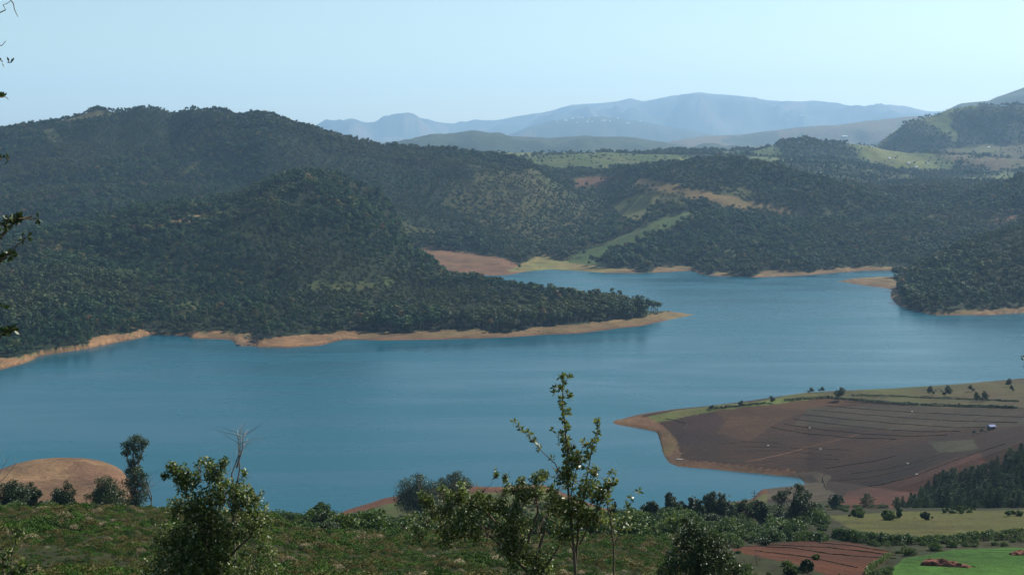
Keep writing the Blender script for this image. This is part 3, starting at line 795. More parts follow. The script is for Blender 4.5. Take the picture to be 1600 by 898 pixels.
# ------------------------------------------------------------------ distant houses
def make_house(name, loc, w, d, h, rz, roofmat, label, group=None):
    root = empty(name, loc, rz, label, 'house', group)
    mb = MB(); mb.box((0, 0, h / 2 - 1.5), (w / 2, d / 2, h / 2 + 1.5)); wall = link('wall', mb.mesh('wall'), M['wall'], root)
    rb = MB(); e = 0.5; rh = d * 0.28
    vv = [(-w / 2 - e, -d / 2 - e, h + .02), (w / 2 + e, -d / 2 - e, h + .02), (w / 2 + e, d / 2 + e, h + .02), (-w / 2 - e, d / 2 + e, h + .02), (-w / 2 - e, 0, h + rh), (w / 2 + e, 0, h + rh)]
    rb.add(vv, [[0, 1, 5, 4], [2, 3, 4, 5], [0, 3, 2, 1]], [[0, 4, 3], [1, 2, 5]])
    roof = link('roof', rb.mesh('roof'), roofmat, root)
    ch = [wall, roof]
    nw = max(2, int(w / 4))
    for k in range(nw):
        wb = MB(); wb.box((-w / 2 + (k + 0.5) * w / nw, -d / 2 - 0.02, h * 0.55), (0.6, 0.06, 0.7)); ch.append(link('window', wb.mesh('window'), M['window'], root))
    db = MB(); db.box((w / 2 + .02, 0, 1.0), (0.05, 0.5, 1.0)); ch.append(link('door', db.mesh('door'), M['window'], root))
    CHILD[root] = ch
    return root
h0 = make_house('house', hit(905, 187, 16700) , 30, 18, 11, 0.2, M['tin'], 'tiny white hill town house in the haze', 'houses of the distant hill town')
spots = [(895, 189), (912, 185), (921, 188), (930, 184), (938, 187), (946, 190), (884, 192), (955, 192), (927, 192), (917, 194), (870, 195), (1002, 190), (965, 187), (901, 195), (890, 183), (942, 195), (980, 196), (1255, 190), (1233, 193)]
h0['label'] = 'tiny white house of the hill town in the haze of the far ridge'
for k, (px, row) in enumerate(spots):
    c = copy_tree(h0); c.location = hit(px + random.uniform(-2, 2), row, 11700); c.rotation_euler = (0, 0, random.uniform(-.6, .6)); s_ = random.uniform(0.5, 1.2); c.scale = (s_, s_, s_)
make_house('long_shed', hit(1320, 219, 6500), 44, 16, 7, -0.1, M['tin'], 'long pale roofed shed among the far hills, right of centre')
make_house('farmhouse', hit(787, 249, 3000) , 11, 8, 9, 0.1, M['wall'], 'small white house at the tree line of the central ridge')
for k, (px, row) in enumerate([(1432, 262), (1448, 256), (1420, 258), (1545, 231), (1390, 250)]):
    c = copy_tree(h0); c.location = hit(px, row, 3700); c.scale = (0.27, 0.3, 0.3); c['label'] = 'small pale farmhouse among the green farm hills at the right'; c['group'] = 'farmhouses on the right farm hills'

# ------------------------------------------------------------------ the ploughed point: bunds, trees, hut
def strip(name, pxrows, w, h, mat, label=None, cat=None, kind=None, group=None, dmin=3):
    P = []
    for (a, b_), (c, d) in zip(pxrows[:-1], pxrows[1:]):
        nn = max(2, int(abs(c - a) / 6 + abs(d - b_) / 4))
        for t in np.linspace(0, 1, nn, endpoint=False): P.append(np.array(hit(a + (c - a) * t, b_ + (d - b_) * t, dmin)))
    P.append(np.array(hit(*pxrows[-1], dmin)))
    P = np.array(P)
    if len(P) > 4: P[1:-1] = 0.25 * P[:-2] + 0.5 * P[1:-1] + 0.25 * P[2:]
    tan = np.gradient(P, axis=0); sd = np.stack([-tan[:, 1], tan[:, 0], 0 * tan[:, 0]], -1); sd /= np.linalg.norm(sd, axis=1)[:, None] + 1e-9
    r = rng.uniform(0.7, 1.3, len(P))[:, None]
    V = np.stack([P - sd * w * r + (0, 0, -0.3), P - sd * w * 0.5 * r + np.array((0, 0, h)) * r, P + sd * w * 0.5 * r + np.array((0, 0, h)) * r, P + sd * w * r + (0, 0, -0.3)], 1)
    m_ = len(P)
    i, j = np.meshgrid(np.arange(m_ - 1), np.arange(3), indexing='ij')
    q = np.stack([i * 4 + j, i * 4 + j + 1, (i + 1) * 4 + j + 1, (i + 1) * 4 + j], -1).reshape(-1, 4)
    ends = np.array([[0, 1, 2, 3], [4 * (m_ - 1) + 3, 4 * (m_ - 1) + 2, 4 * (m_ - 1) + 1, 4 * (m_ - 1)]])
    o = link(name, np_mesh(name, V.reshape(-1, 3), [np.concatenate([q, ends])]), mat)
    return tag(o, label, cat, group, kind)
for k, pl in enumerate([
    [(1290, 634), (1330, 638), (1400, 643), (1500, 648), (1600, 652)], [(1270, 641), (1330, 646), (1400, 652), (1500, 658), (1590, 660)],
    [(1255, 648), (1320, 655), (1400, 662), (1490, 668), (1540, 668)], [(1240, 655), (1300, 663), (1380, 671), (1450, 675), (1500, 674)],
    [(1225, 663), (1290, 672), (1360, 679), (1430, 682), (1480, 680)], [(1205, 668), (1260, 678), (1330, 684), (1400, 686)],
    [(1450, 640), (1420, 655), (1385, 678)], [(1500, 641), (1465, 660), (1425, 681)], [(1555, 642), (1510, 662), (1470, 680)],
    [(1290, 732), (1360, 722), (1400, 712)], [(1320, 765), (1380, 757), (1430, 744), (1480, 724), (1530, 706), (1570, 694)],
    [(1300, 734), (1285, 745), (1292, 765)], [(1320, 628), (1400, 632), (1500, 636), (1600, 638)], [(1040, 654), (1075, 662), (1068, 672)]]):
    strip('field_bund', pl, 0.5, 0.28, M['bund'], kind='structure', dmin=600)
for pl in ([(1066, 712), (1085, 690), (1120, 672), (1135, 660)], [(1085, 716), (1110, 698), (1160, 690), (1230, 694)], [(1110, 722), (1150, 706), (1220, 704), (1300, 712)], [(1128, 672), (1135, 690), (1160, 698), (1240, 700), (1330, 704)],
           [(1180, 724), (1240, 716), (1310, 718)], [(1330, 740), (1380, 734), (1440, 720), (1480, 706)], [(1310, 752), (1360, 746), (1420, 733), (1460, 718)]):
    strip('field_bund', pl, 0.3, 0.14, M['bund'], kind='structure', dmin=700)
for pl in ([(1160, 853), (1240, 856), (1300, 866), (1400, 873)], [(1200, 851), (1290, 855), (1400, 868)], [(1180, 860), (1260, 870), (1340, 887)], [(1280, 848), (1330, 852), (1400, 864)]):
    strip('field_bund', pl, 0.28, 0.16, M['bund'], kind='structure', dmin=180)
strip('field_path', [(1165, 722), (1215, 712), (1260, 700), (1300, 690), (1345, 678)], 0.9, 0.05, plain('path_soil', (0.12, 0.06, 0.035), 0.95, 0.1), kind='structure', dmin=600)

def hedge(name, pl, w, h, n, leaf, mat, label, dmin=3, group=None, D=None):
    P = []
    for (a, b_), (c, d) in zip(pl[:-1], pl[1:]):
        for t in np.linspace(0, 1, 12, endpoint=False):
            P.append(np.array(hit(a + (c - a) * t, b_ + (d - b_) * t, dmin)))
    P = np.array(P); L = np.concatenate([[0], np.cumsum(np.linalg.norm(np.diff(P, axis=0), axis=1))])
    root = empty(name, P[0], 0, label, 'hedge', group)
    s = rng.uniform(0, L[-1], n)
    c = np.stack([np.interp(s, L, P[:, k]) for k in range(3)], -1)
    hh = h * (0.8 + 0.35 * fbm(s / 4, s * 0, 5, 3)); ww = w * (0.9 + 0.4 * fbm(s / 3, s * 0 + 5, 6, 2))
    a = rng.uniform(-0.1, math.pi + 0.1, n); rad = rng.uniform(0.72, 1.06, n)
    c = c + np.stack([np.cos(a) * ww * rad * 0.4, np.cos(a) * ww * rad, np.sin(a) * hh * rad], -1)
    out = np.stack([0 * a, np.cos(a), np.sin(a)], -1)
    mb = MB(); mb.leaves(c - P[0], leaf, leaf * 0.7, out, 0.4)
    f_ = link('foliage', mb.mesh('foliage'), M[mat], root)
    tb = MB()
    for ss in np.arange(0.5, L[-1], max(2.0, L[-1] / 60)):
        b0 = np.array([np.interp(ss, L, P[:, k]) for k in range(3)]) - P[0]
        tb.tube([b0 - (0, 0, .3), b0 + (rng.uniform(-.3, .3), 0, h * 0.6)], 0.05, 0.02, 4)
    s_ = link('stem', tb.mesh('stem'), M['bark'], root)
    CHILD[root] = [f_, s_]
    return root
hedge('hedge', [(1225, 627), (1290, 622), (1340, 626), (1400, 632), (1480, 635), (1600, 638)], 1.3, 2.0, 7000, 0.8, 'dark_leaf', 'dark scrubby hedge along the upper edge of the ploughed fields', 600)
hedge('hedge', [(1330, 618), (1400, 620), (1500, 624), (1600, 628)], 0.9, 1.3, 3500, 0.7, 'dark_leaf', 'thin dark hedge line just below the far shore of the brown point', 600)
hedge('hedge', [(1105, 640), (1150, 636), (1200, 630)], 1.0, 1.6, 1500, 0.7, 'dark_leaf', 'broken low hedge along the grassy rim of the brown point', 600)
hedge('hedge', [(1300, 838), (1340, 846), (1400, 852), (1480, 848), (1560, 843), (1640, 840)], 2.2, 2.6, 16000, 0.42, 'bush', 'long dark hedge between the olive pasture and the bright green plot', 280)
hedge('hedge', [(1195, 842), (1240, 845), (1300, 846)], 2.0, 2.4, 6000, 0.42, 'bush', 'bushy hedge behind the red plot, left part of the hedge line', 280)
hedge('hedge', [(1352, 898), (1375, 882), (1395, 868)], 1.3, 1.4, 3500, 0.35, 'bush', 'short leafy hedge between the red plot and the bright green plot', 200)

# small trees on the point
def pos(px, row, dmin=3): return hit(px, row, dmin)
pt_trees = [(1311, 626, 8.5, 'tallest dark tree on the upper edge of the ploughed point'),
            (1206, 630, 4.5, 'small round tree on the grassy rim of the point, left of the hedge'),
            (1112, 641, 3.2, 'tiny bush at the left end of the rim of the ploughed point'),
            (1157, 634, 3.5, 'lone tiny round tree close to the water on the rim of the point'),
            (1457, 618, 6.0, 'left of the two small trees near the far shore of the point'),
            (1477, 620, 7.0, 'right of the two small trees near the far shore of the point'),
            (1519, 612, 4.2, 'small flat bush high on the far shore strip of the point'),
            (1575, 604, 5.5, 'small dark tree at the far shore near the right edge'),
            (1525, 627, 5.5, 'pair-forming tree by the terrace edges, the left one'),
            (1535, 627, 6.0, 'pair-forming tree by the terrace edges, the right one'),
            (1265, 614, 3.6, 'low wide bush on the lake side of the point'),
            (1282, 612, 3.4, 'low wide bush near the tallest tree of the point, lake side'),
            (1582, 612, 4.0, 'little tree above the terrace hedge at the right edge')]
t0 = None
for k, (px, row, h, lab) in enumerate(pt_trees):
    h *= 1.3
    p = pos(px, row, 650)
    if k in (0, 1, 4):
        t = mesh_tree('small_tree', p, h, dome_blobs(200 + k, 9, 0.5, 0.3, 0.32, 0.22), 1800, h * 0.09, 'dark_leaf', 200 + k, lab)
        base = (t, h)
    else:
        t = copy_tree(base[0]); s_ = h / base[1]; t.location = p; t.scale = (s_ * (1.5 if 'wide' in lab or 'flat' in lab else 1.1), s_ * 1.1, s_); t['label'] = lab; t.rotation_euler = (0, 0, random.uniform(0, 6))
for k, (px, row) in enumerate([(1120, 640), (1128, 639), (1136, 638), (1150, 637), (1162, 636), (1172, 635), (1184, 634), (1240, 628), (1372, 630), (1430, 634), (1500, 634), (1560, 636)]):
    t = copy_tree(base[0]); s_ = random.uniform(1.6, 2.8) / base[1]; t.location = pos(px, row, 650); t.scale = (s_ * 1.2, s_ * 1.2, s_)
    t['label'] = 'small dark shrub in the loose row along the rim of the ploughed point'; t['group'] = 'shrubs along the rim of the point'; t['category'] = 'shrub'; t.name = 'shrub'

# rocks on the spit between the coves, and a few on the banks
r = np.random.default_rng(12)
th = np.linspace(0, math.pi, 7); ph = np.linspace(0, 2 * math.pi, 10)[:-1]
vv = np.array([[math.sin(a) * math.cos(b2), math.sin(a) * math.sin(b2), math.cos(a) * 0.6] for a in th for b2 in ph])
vv *= (1 + 0.35 * fbm(vv[:, 0] * 2 + 4, vv[:, 1] * 2 + vv[:, 2] * 3, 8, 3))[:, None]
rk = np_mesh('rock', vv, [np.array([[i * 9 + j, i * 9 + (j + 1) % 9, (i + 1) * 9 + (j + 1) % 9, (i + 1) * 9 + j] for i in range(6) for j in range(9)])])
rk.materials.append(plain('rock', (0.11, 0.09, 0.075), 0.9, 0.2, (0.05, 0.042, 0.036), 2.0))
for k in range(34):
    if k < 22: px, row = r.uniform(366, 402), r.uniform(514, 541); lab, g_ = 'dark rock on the rocky spit between the left coves', 'dark rocks on the spit'
    elif k < 28: px, row = r.uniform(232, 262), r.uniform(519, 524); lab, g_ = 'dark rock at the mouth of the shaded left cove', 'dark rocks in the shaded cove'
    else: px, row = r.uniform(640, 900), r.uniform(514, 520); lab, g_ = 'small rock on the bare bank of the peninsula', 'rocks on the peninsula bank'
    o = bpy.data.objects.new('rock', rk); COL.objects.link(o); o.location = hit(px, row, 1200); s_ = r.uniform(0.7, 2.4) * (0.7 if k >= 28 else 1); o.scale = (s_ * 1.5, s_, s_); o.rotation_euler = (0, 0, r.uniform(0, 6))
    tag(o, lab, 'rock', g_)

# hut with blue tarpaulin, and the bushes beside it
p = pos(1549, 671, 650)
root = empty('field_hut', p, 0.3, 'small hut under a pale blue tarpaulin at the right of the ploughed field', 'hut')
mb = MB(); mb.box((0, 0, 0.9), (1.9, 1.4, 1.2)); link('wall', mb.mesh('wall'), M['pole'], root)
mb = MB(); mb.add([(-2.2, -1.8, 2.0), (2.2, -1.8, 2.0), (2.2, 1.8, 2.0), (-2.2, 1.8, 2.0), (-2.2, 0, 3.0), (2.2, 0, 3.0)], [[0, 1, 5, 4], [2, 3, 4, 5], [0, 3, 2, 1]], [[0, 4, 3], [1, 2, 5]])
link('tarpaulin_roof', mb.mesh('tarpaulin_roof'), M['blue'], root)
mb = MB(); mb.box((0.5, -1.43, 0.85), (0.4, 0.04, 0.8)); link('door', mb.mesh('door'), M['window'], root)
for k, (px, row, lab) in enumerate([(1525, 678, 'low bush with pale top in front of the small hut'), (1537, 676, 'low bush between the hut and the pale topped bush')]):
    t = copy_tree(base[0]); s_ = 2.6 / base[1]; t.location = pos(px, row, 650); t.scale = (s_ * 1.8, s_ * 1.5, s_); t['label'] = lab; t['category'] = 'bush'; t.name = 'bush'
# pale sacks lying about the field
sacks = [(1062, 718, 'white sacks heaped on the shore of the ploughed point'), (1200, 698, 'white sack on the dark soil, left part of the ploughed field'), (1282, 703, 'white sack in the middle of the ploughed field'),
         (1265, 670, 'white sack near the left ends of the terrace lines'), (1432, 742, 'white sack beside the red bank, right part of the field'), (1418, 725, 'white sack above the red bank in the dark field'), (1425, 644, 'white speck like sack among the terraces')]
for k, (px, row, lab) in enumerate(sacks):
    mb = MB(); r = np.random.default_rng(k)
    for q_ in range(4 if k == 0 else 1):
        c0 = np.array([q_ * 1.3 - 1.5, r.uniform(-.6, .6), 0.3]) if k == 0 else np.array([0, 0, 0.3])
        th = np.linspace(0, math.pi, 6); ph = np.linspace(0, 2 * math.pi, 9)[:-1]
        vv = np.array([[0.75 * math.sin(a) * math.cos(b2) * (1 + .15 * math.sin(3 * b2)), 0.5 * math.sin(a) * math.sin(b2), 0.45 * math.cos(a)] for a in th for b2 in ph]) + c0
        qq = [[i * 8 + j, i * 8 + (j + 1) % 8, (i + 1) * 8 + (j + 1) % 8, (i + 1) * 8 + j] for i in range(5) for j in range(8)]
        mb.add(vv, qq)
    tag(link('sack', mb.mesh('sack', True), M['white'], None, pos(px, row, 650)), lab, 'sack')

# ------------------------------------------------------------------ pine stand at the right
def pine_mesh(seed, h=9.0, ex=0.5, rad=2.7):
    r = np.random.default_rng(seed); mb = MB(); tb = MB()
    tb.tube([(0, 0, -0.6), (0, 0, h * 0.5), (0, 0, h * 0.97)], 0.16, 0.03, 6)
    z = 0.8
    while z < h * 0.97:
        f = 1 - z / h; R = rad * f ** ex * r.uniform(0.55, 1.2) + 0.1
        nb = int(6 + 4 * f); a0 = r.uniform(0, 6.28)
        for k in range(nb):
            a = a0 + k * 6.28 / nb + r.uniform(-.25, .25); RR = R * r.uniform(0.7, 1.15)
            nn = int(10 + RR * 14); t = r.uniform(0.15, 1, nn) ** 0.7
            c = np.stack([math.cos(a) * RR * t, math.sin(a) * RR * t, z - 0.25 * RR * t + 0.12 * RR * t ** 2], -1) + r.normal(0, 0.13, (nn, 3))
            mb.leaves(c, 0.42, 0.2, np.tile((0, 0, 1.0), (nn, 1)), 0.25, r)
            tb.tube([(0, 0, z), (math.cos(a) * RR * .8, math.sin(a) * RR * .8, z - .2 * RR)], 0.03, 0.01, 3)
        z += 0.55 + 0.35 * f
    return mb.mesh('crown'), tb.mesh('trunk')
pines = [pine_mesh(300), pine_mesh(301, 7.5, 0.35, 3.0), pine_mesh(302, 8.0, 0.6, 2.4), pine_mesh(303, 6.5, 0.28, 2.9)]
edge = [(1392, 790), (1400, 772), (1440, 748), (1470, 728), (1500, 718), (1540, 712), (1570, 700), (1600, 682), (1640, 660), (1700, 650)]
ppts = []
r = np.random.default_rng(5)
for D in np.arange(585, 745, 6.0):
    for X in np.arange(150, 310, 5.0):
        Dj = D + r.uniform(-2.4, 2.4); Xj = X + r.uniform(-2, 2); px = Xj / Dj * F + 800
        zz_ = float(sample(Z, px, Dj)); row = YH + (H - zz_) / Dj * F
        if px < 1388 or px > 1660: continue
        if row < np.interp(px, [e[0] for e in edge], [e[1] for e in edge]) + 22: continue
        ppts.append((Xj, Dj, zz_, px))
psrc = {}
print('pines', len(ppts))
for i, (x, y, z, px) in enumerate(ppts):
    k = i % 4
    t = empty('pine_tree', (x, y, z - 0.1), r.uniform(0, 6.28), 'dark green pine in the dense stand below the red bank at the right edge', 'pine tree', 'pines of the dense stand at the right')
    s_ = r.uniform(0.6, 1.2) * np.clip((px - 1350) / 130, 0.5, 1); t.scale = (s_ * r.uniform(1, 1.35), s_ * r.uniform(1, 1.35), s_ * r.uniform(.8, 1.1))
    if k in psrc: c_, r_ = psrc[k][0].copy(), psrc[k][1].copy(); [COL.objects.link(o) for o in (c_, r_)]; c_.parent = t; r_.parent = t
    else:
        c_, r_ = link('crown', pines[k][0], M['pine'], t), link('trunk', pines[k][1], M['bark'], t); psrc[k] = (c_, r_); CHILD[t] = [c_, r_]
        pine0 = t
for px, row, s_, lab in [(1355, 791, 1.05, 'lone small pine on the red soil left of the pine stand'), (1305, 789, 0.95, 'dark bushy conifer at the left end of the red soil'),
                         (1402, 792, 0.75, 'small pine at the foot of the pine stand, nearest the pasture')]:
    t = copy_tree(pine0); t.location = ground(px, 625); t.scale = (s_ * 1.25, s_ * 1.25, s_); t['label'] = lab; del t['group']

# ------------------------------------------------------------------ utility pole
p = ground(1179, 640)
top = pt(1179, 764, 640)
hp = top[2] - p.z
root = empty('utility_pole', p, 0.1, 'thin utility pole with two crossarms against the inlet', 'utility pole')
mb = MB(); mb.tube([(0, 0, -0.5), (0, 0, hp)], 0.17, 0.12, 8); link('post', mb.mesh('post', True), M['pole'], root)
for zz_, w_ in ((hp - 1.6, 1.9), (hp - 3.0, 1.3)):
    mb = MB(); mb.box((0, -0.16, zz_), (w_, 0.08, 0.1)); ca_ = link('crossarm', mb.mesh('crossarm'), M['pole'], root)
    for sx in (-1, 1):
        mb = MB(); mb.tube([(sx * w_ * 0.9, -0.16, zz_ + .1), (sx * w_ * 0.9, -0.16, zz_ + 0.45)], 0.09, 0.06, 6); link('insulator', mb.mesh('insulator', True), M['white'], ca_)

# ------------------------------------------------------------------ soil heaps in the green plot
def heap(px, row, L, W, hgt, rz, lab, seed):
    r = np.random.default_rng(seed); n1_, n2_ = 28, 14
    u, w_ = np.meshgrid(np.linspace(-1, 1, n1_), np.linspace(-1, 1, n2_), indexing='ij')
    prof = np.clip(1 - np.maximum(abs(u) ** 2.5, abs(w_) ** 2), 0, 1) ** 0.6
    zz_ = prof * hgt * (1 + 0.5 * fbm(u * 4 + seed, w_ * 3, seed, 3)) - 0.15
    vv = np.stack([u * L / 2, w_ * W / 2 * (1 + .2 * fbm(u * 3, w_ * 0, seed + 3, 2)), zz_], -1).reshape(-1, 3)
    i, j = np.meshgrid(np.arange(n1_ - 1), np.arange(n2_ - 1), indexing='ij')
    qq = np.stack([i * n2_ + j, (i + 1) * n2_ + j, (i + 1) * n2_ + j + 1, i * n2_ + j + 1], -1).reshape(-1, 4)
    o = link('soil_heap', np_mesh('soil_heap', vv, [qq], False), M['soilheap'], None, hit(px, row, 180)); o.rotation_euler = (0, 0, rz)
    return tag(o, lab, 'soil heap')
heap(1480, 884, 9.5, 2.6, 1.1, -0.55, 'long reddish heap of soil lying in the bright green plot', 3)
heap(1596, 866, 4.5, 2.2, 0.9, 0.1, 'short reddish soil heap at the right edge of the bright green plot', 4)

# ------------------------------------------------------------------ single trees of the middle ground
def simple(px, rbase, rtop, D, wpx, name, mat, seed, lab, n=5000, leaf=None, zc=0.58, rzf=0.34, cat='tree', nb=11, s=0.16, th=0.8, kt=-0.22):
    g = ground(px, D)
    top = pt(px, rtop, D)[2]
    h = max(1.0, top - g.z)
    rx = wpx / 2 * D / F / h
    s_ = min(s, rx * 0.6)
    bl = dome_blobs(seed, nb, zc, max(0.02, rx - s_ * 0.8), rzf, s_)
    rr_ = np.random.default_rng(seed + 7)
    bl += [((rr_.uniform(-.5, .5) * rx, 0, 1 - s_ * 0.5), (s_ * .6, s_ * .6, s_ * .5))]
    for _ in range(6):
        a_ = rr_.uniform(-0.3, 3.4); bl.append(((math.cos(a_) * rx * 0.98, rr_.uniform(-.4, .4) * rx, zc + math.sin(a_) * (0.96 - zc) * rr_.uniform(.7, 1)), (s_ * .45, s_ * .45, s_ * .35)))
    return mesh_tree(name, g, h, bl, n, leaf or h * 0.035, mat, seed, lab, cat, th=th, kt=kt)
# tall tree with two-storey crown by the left knoll
g = ground(212, 330); hT = pt(212, 677, 330)[2] - g.z
u = 330 / F / hT
def bl(px, row, rx, ry=None): return (((px - 212) * u, random.uniform(-.03, .03), (pt(212, row, 330)[2] - g.z) / hT), (rx * u, rx * u, (ry or rx) * u))
mesh_tree('eucalyptus_tree', g, hT, [bl(213, 687, 15, 9), bl(200, 695, 12, 8), bl(226, 693, 11, 8), bl(215, 703, 16, 8), bl(196, 708, 8, 5), bl(222, 712, 10, 6), bl(206, 722, 10, 7), bl(213, 736, 17, 10), bl(199, 735, 10, 7), bl(226, 742, 9, 7), bl(208, 752, 20, 10), bl(224, 758, 10, 9), bl(200, 765, 14, 12), bl(216, 775, 19, 12), bl(205, 790, 22, 12)],
          11000, 0.40, 'dark_leaf', 411, 'tall dark tree with a two-storey crown right of the bare knoll', th=0.9, gnarl=0.1, kt=-0.02, shell=0.1)
def bare_tree(name, D, stems, lab, r0=0.08, mat='dead', twigs=5, cat='dead tree', seed=1):
    r = np.random.default_rng(seed); g = ground(stems[0][0][0], D)
    root = empty(name, g, 0, lab, cat)
    tb = MB(); tw = MB()
    for k, st in enumerate(stems):
        P = np.array([pt(a, b_, D) for a, b_ in st]) - np.array(g)
        if k == 0: P[0] = (P[0][0], 0, -0.3)
        P += r.normal(0, 0.02, P.shape) * (1, 3, 0)
        tb.tube(P, r0 * (1 if k == 0 else 0.75), r0 * 0.15, 6)
        for _ in range(twigs):
            t = r.uniform(0.25, 0.97) * (len(P) - 1); i = int(t); c = P[i] + (P[min(i + 1, len(P) - 1)] - P[i]) * (t - i)
            d = r.normal(size=3); d[2] = abs(d[2]) * 0.8 + 0.2; d /= np.linalg.norm(d); ln = r.uniform(0.25, 1.0) * D / 45
            tw.tube([c, c + d * ln * .5 + r.normal(0, .04, 3), c + d * ln], r0 * 0.18, r0 * 0.05, 3)
    CHILD[root] = [link('trunk', tb.mesh('trunk', True), M[mat], root), link('twigs', tw.mesh('twigs'), M[mat], root)]
    return root
bare_tree('dead_tree', 300, [[(236, 800), (237, 775), (232, 760), (236, 735)], [(236, 782), (230, 765), (228, 750)]], 'thin bare crooked tree just right of the tall dark tree', 0.16, 'bark', 6, seed=2)
bare_tree('dead_tree', 48, [[(366, 915), (367, 790), (364, 740), (372, 705), (376, 668)], [(366, 780), (373, 735), (374, 690), (370, 676)], [(370, 730), (380, 700), (381, 672)]], 'bare pale grey dead tree rising behind the big bush at the left', 0.05, 'dead', 8, seed=3)
bare_tree('bare_branch_shrub', 60, [[(-14, 915), (-12, 780), (2, 735), (14, 712)], [(-10, 760), (8, 745), (26, 722)]], 'bare pale twigs poking in at the left edge beside the knoll', 0.03, 'dead', 6, seed=4)

mids = [ # px, base row (unused), top row, D, width px
    (52, 775, 752, 320, 24, 'small_tree', 'dark_leaf', 'dark bush in front of the left part of the knoll'),
    (98, 775, 750, 320, 36, 'small_tree', 'dark_leaf', 'wide dark bush in front of the middle of the knoll'),
    (20, 775, 748, 300, 56, 'small_tree', 'dark_leaf', 'broad dark bush at the left edge under the knoll'),
    (165, 785, 742, 310, 56, 'small_tree', 'dark_leaf', 'loose spreading bush between the knoll and the tall dark tree'),
    (500, 815, 786, 340, 44, 'round_tree', 'bush', 'rounded green tree at the water left of the small headland'),
    (430, 815, 797, 330, 34, 'small_tree', 'dark_leaf', 'dark bush at the water just right of the big left bush'),
    (655, 795, 737, 560, 74, 'round_tree', 'dark_leaf', 'large dark round tree standing on the small headland'),
    (711, 775, 734, 640, 50, 'round_tree', 'dark_leaf', 'smaller dark tree right of the large round one on the headland'),
    (956, 800, 778, 360, 16, 'narrow_tree', 'dark_leaf', 'narrow dark tree right of the tall sapling, against the water'),
    (1052, 790, 768, 430, 28, 'small_tree', 'dark_leaf', 'dark two-tipped tree at the near shore right of the saplings'),
    (1016, 800, 781, 400, 26, 'small_tree', 'dark_leaf', 'small dark round tree on the near shore, left of the two-tipped tree'),
    (1084, 798, 776, 430, 30, 'small_tree', 'dark_leaf', 'spreading dark tree between the two-tipped tree and the round crowned one'),
    (1122, 795, 767, 430, 44, 'round_tree', 'dark_leaf', 'full round dark tree on the near shore left of the utility pole'),
    (1168, 800, 778, 430, 36, 'small_tree', 'dark_leaf', 'low dark tree at the foot of the utility pole'),
    (1240, 830, 756, 400, 62, 'round_tree', 'dark_leaf', 'big dark tree below the end of the inlet'),
    (1306, 790, 772, 600, 22, 'small_tree', 'dark_leaf', 'small round tree at the edge of the dark field below the inlet'),
    (1190, 790, 780, 420, 26, 'small_tree', 'dark_leaf', 'small tree between the utility pole and the big dark tree'),
    (1405, 795, 792, 470, 10, 'shrub', 'bush', 'small bush in the olive pasture near its upper edge'),
    (1388, 806, 797, 460, 22, 'shrub', 'bush', 'round low bush on the left part of the olive pasture'),
    (1447, 808, 799, 460, 18, 'shrub', 'dark_leaf', 'dark low bush in the middle of the olive pasture'),
    (1500, 800, 790, 520, 60, 'shrub', 'bush', 'wide brownish bush between the pasture and the pines'),
    (1585, 806, 797, 480, 30, 'shrub', 'bush', 'low bush on the pasture near the right edge'),
    (1340, 806, 795, 470, 26, 'shrub', 'bush', 'low green bush at the left end of the olive pasture'),
    (1258, 898, 873, 232, 26, 'shrub', 'dark_leaf', 'dark pointed bush at the near edge of the red plot'),
    (1275, 880, 873, 260, 12, 'shrub', 'bush', 'tiny round bush standing in the red plot'),
    (1235, 895, 883, 228, 24, 'shrub', 'bush', 'low bush left of the dark pointed bush by the red plot'),
]
for k, (px, rb, rt, D, w, nm, mt, lab) in enumerate(mids):
    hh = max(1, pt(px, rt, D)[2] - ground(px, D).z)
    simple(px, rb, rt, D, w, nm, mt, 500 + k, lab, n=20000 if 'headland' in lab else 14000 if w > 40 else 7000 if w > 20 else 3500, leaf=min(0.6, max(0.24, D / 850)), cat='bush' if 'bush' in lab else 'tree', nb=18 if w > 30 else 12, s=0.2 if not ('bush' in lab or 'headland' in lab) else 0.3, **(dict(zc=0.42, rzf=0.36, th=0.6, kt=-0.45) if ('bush' in lab or 'headland' in lab) else {}))

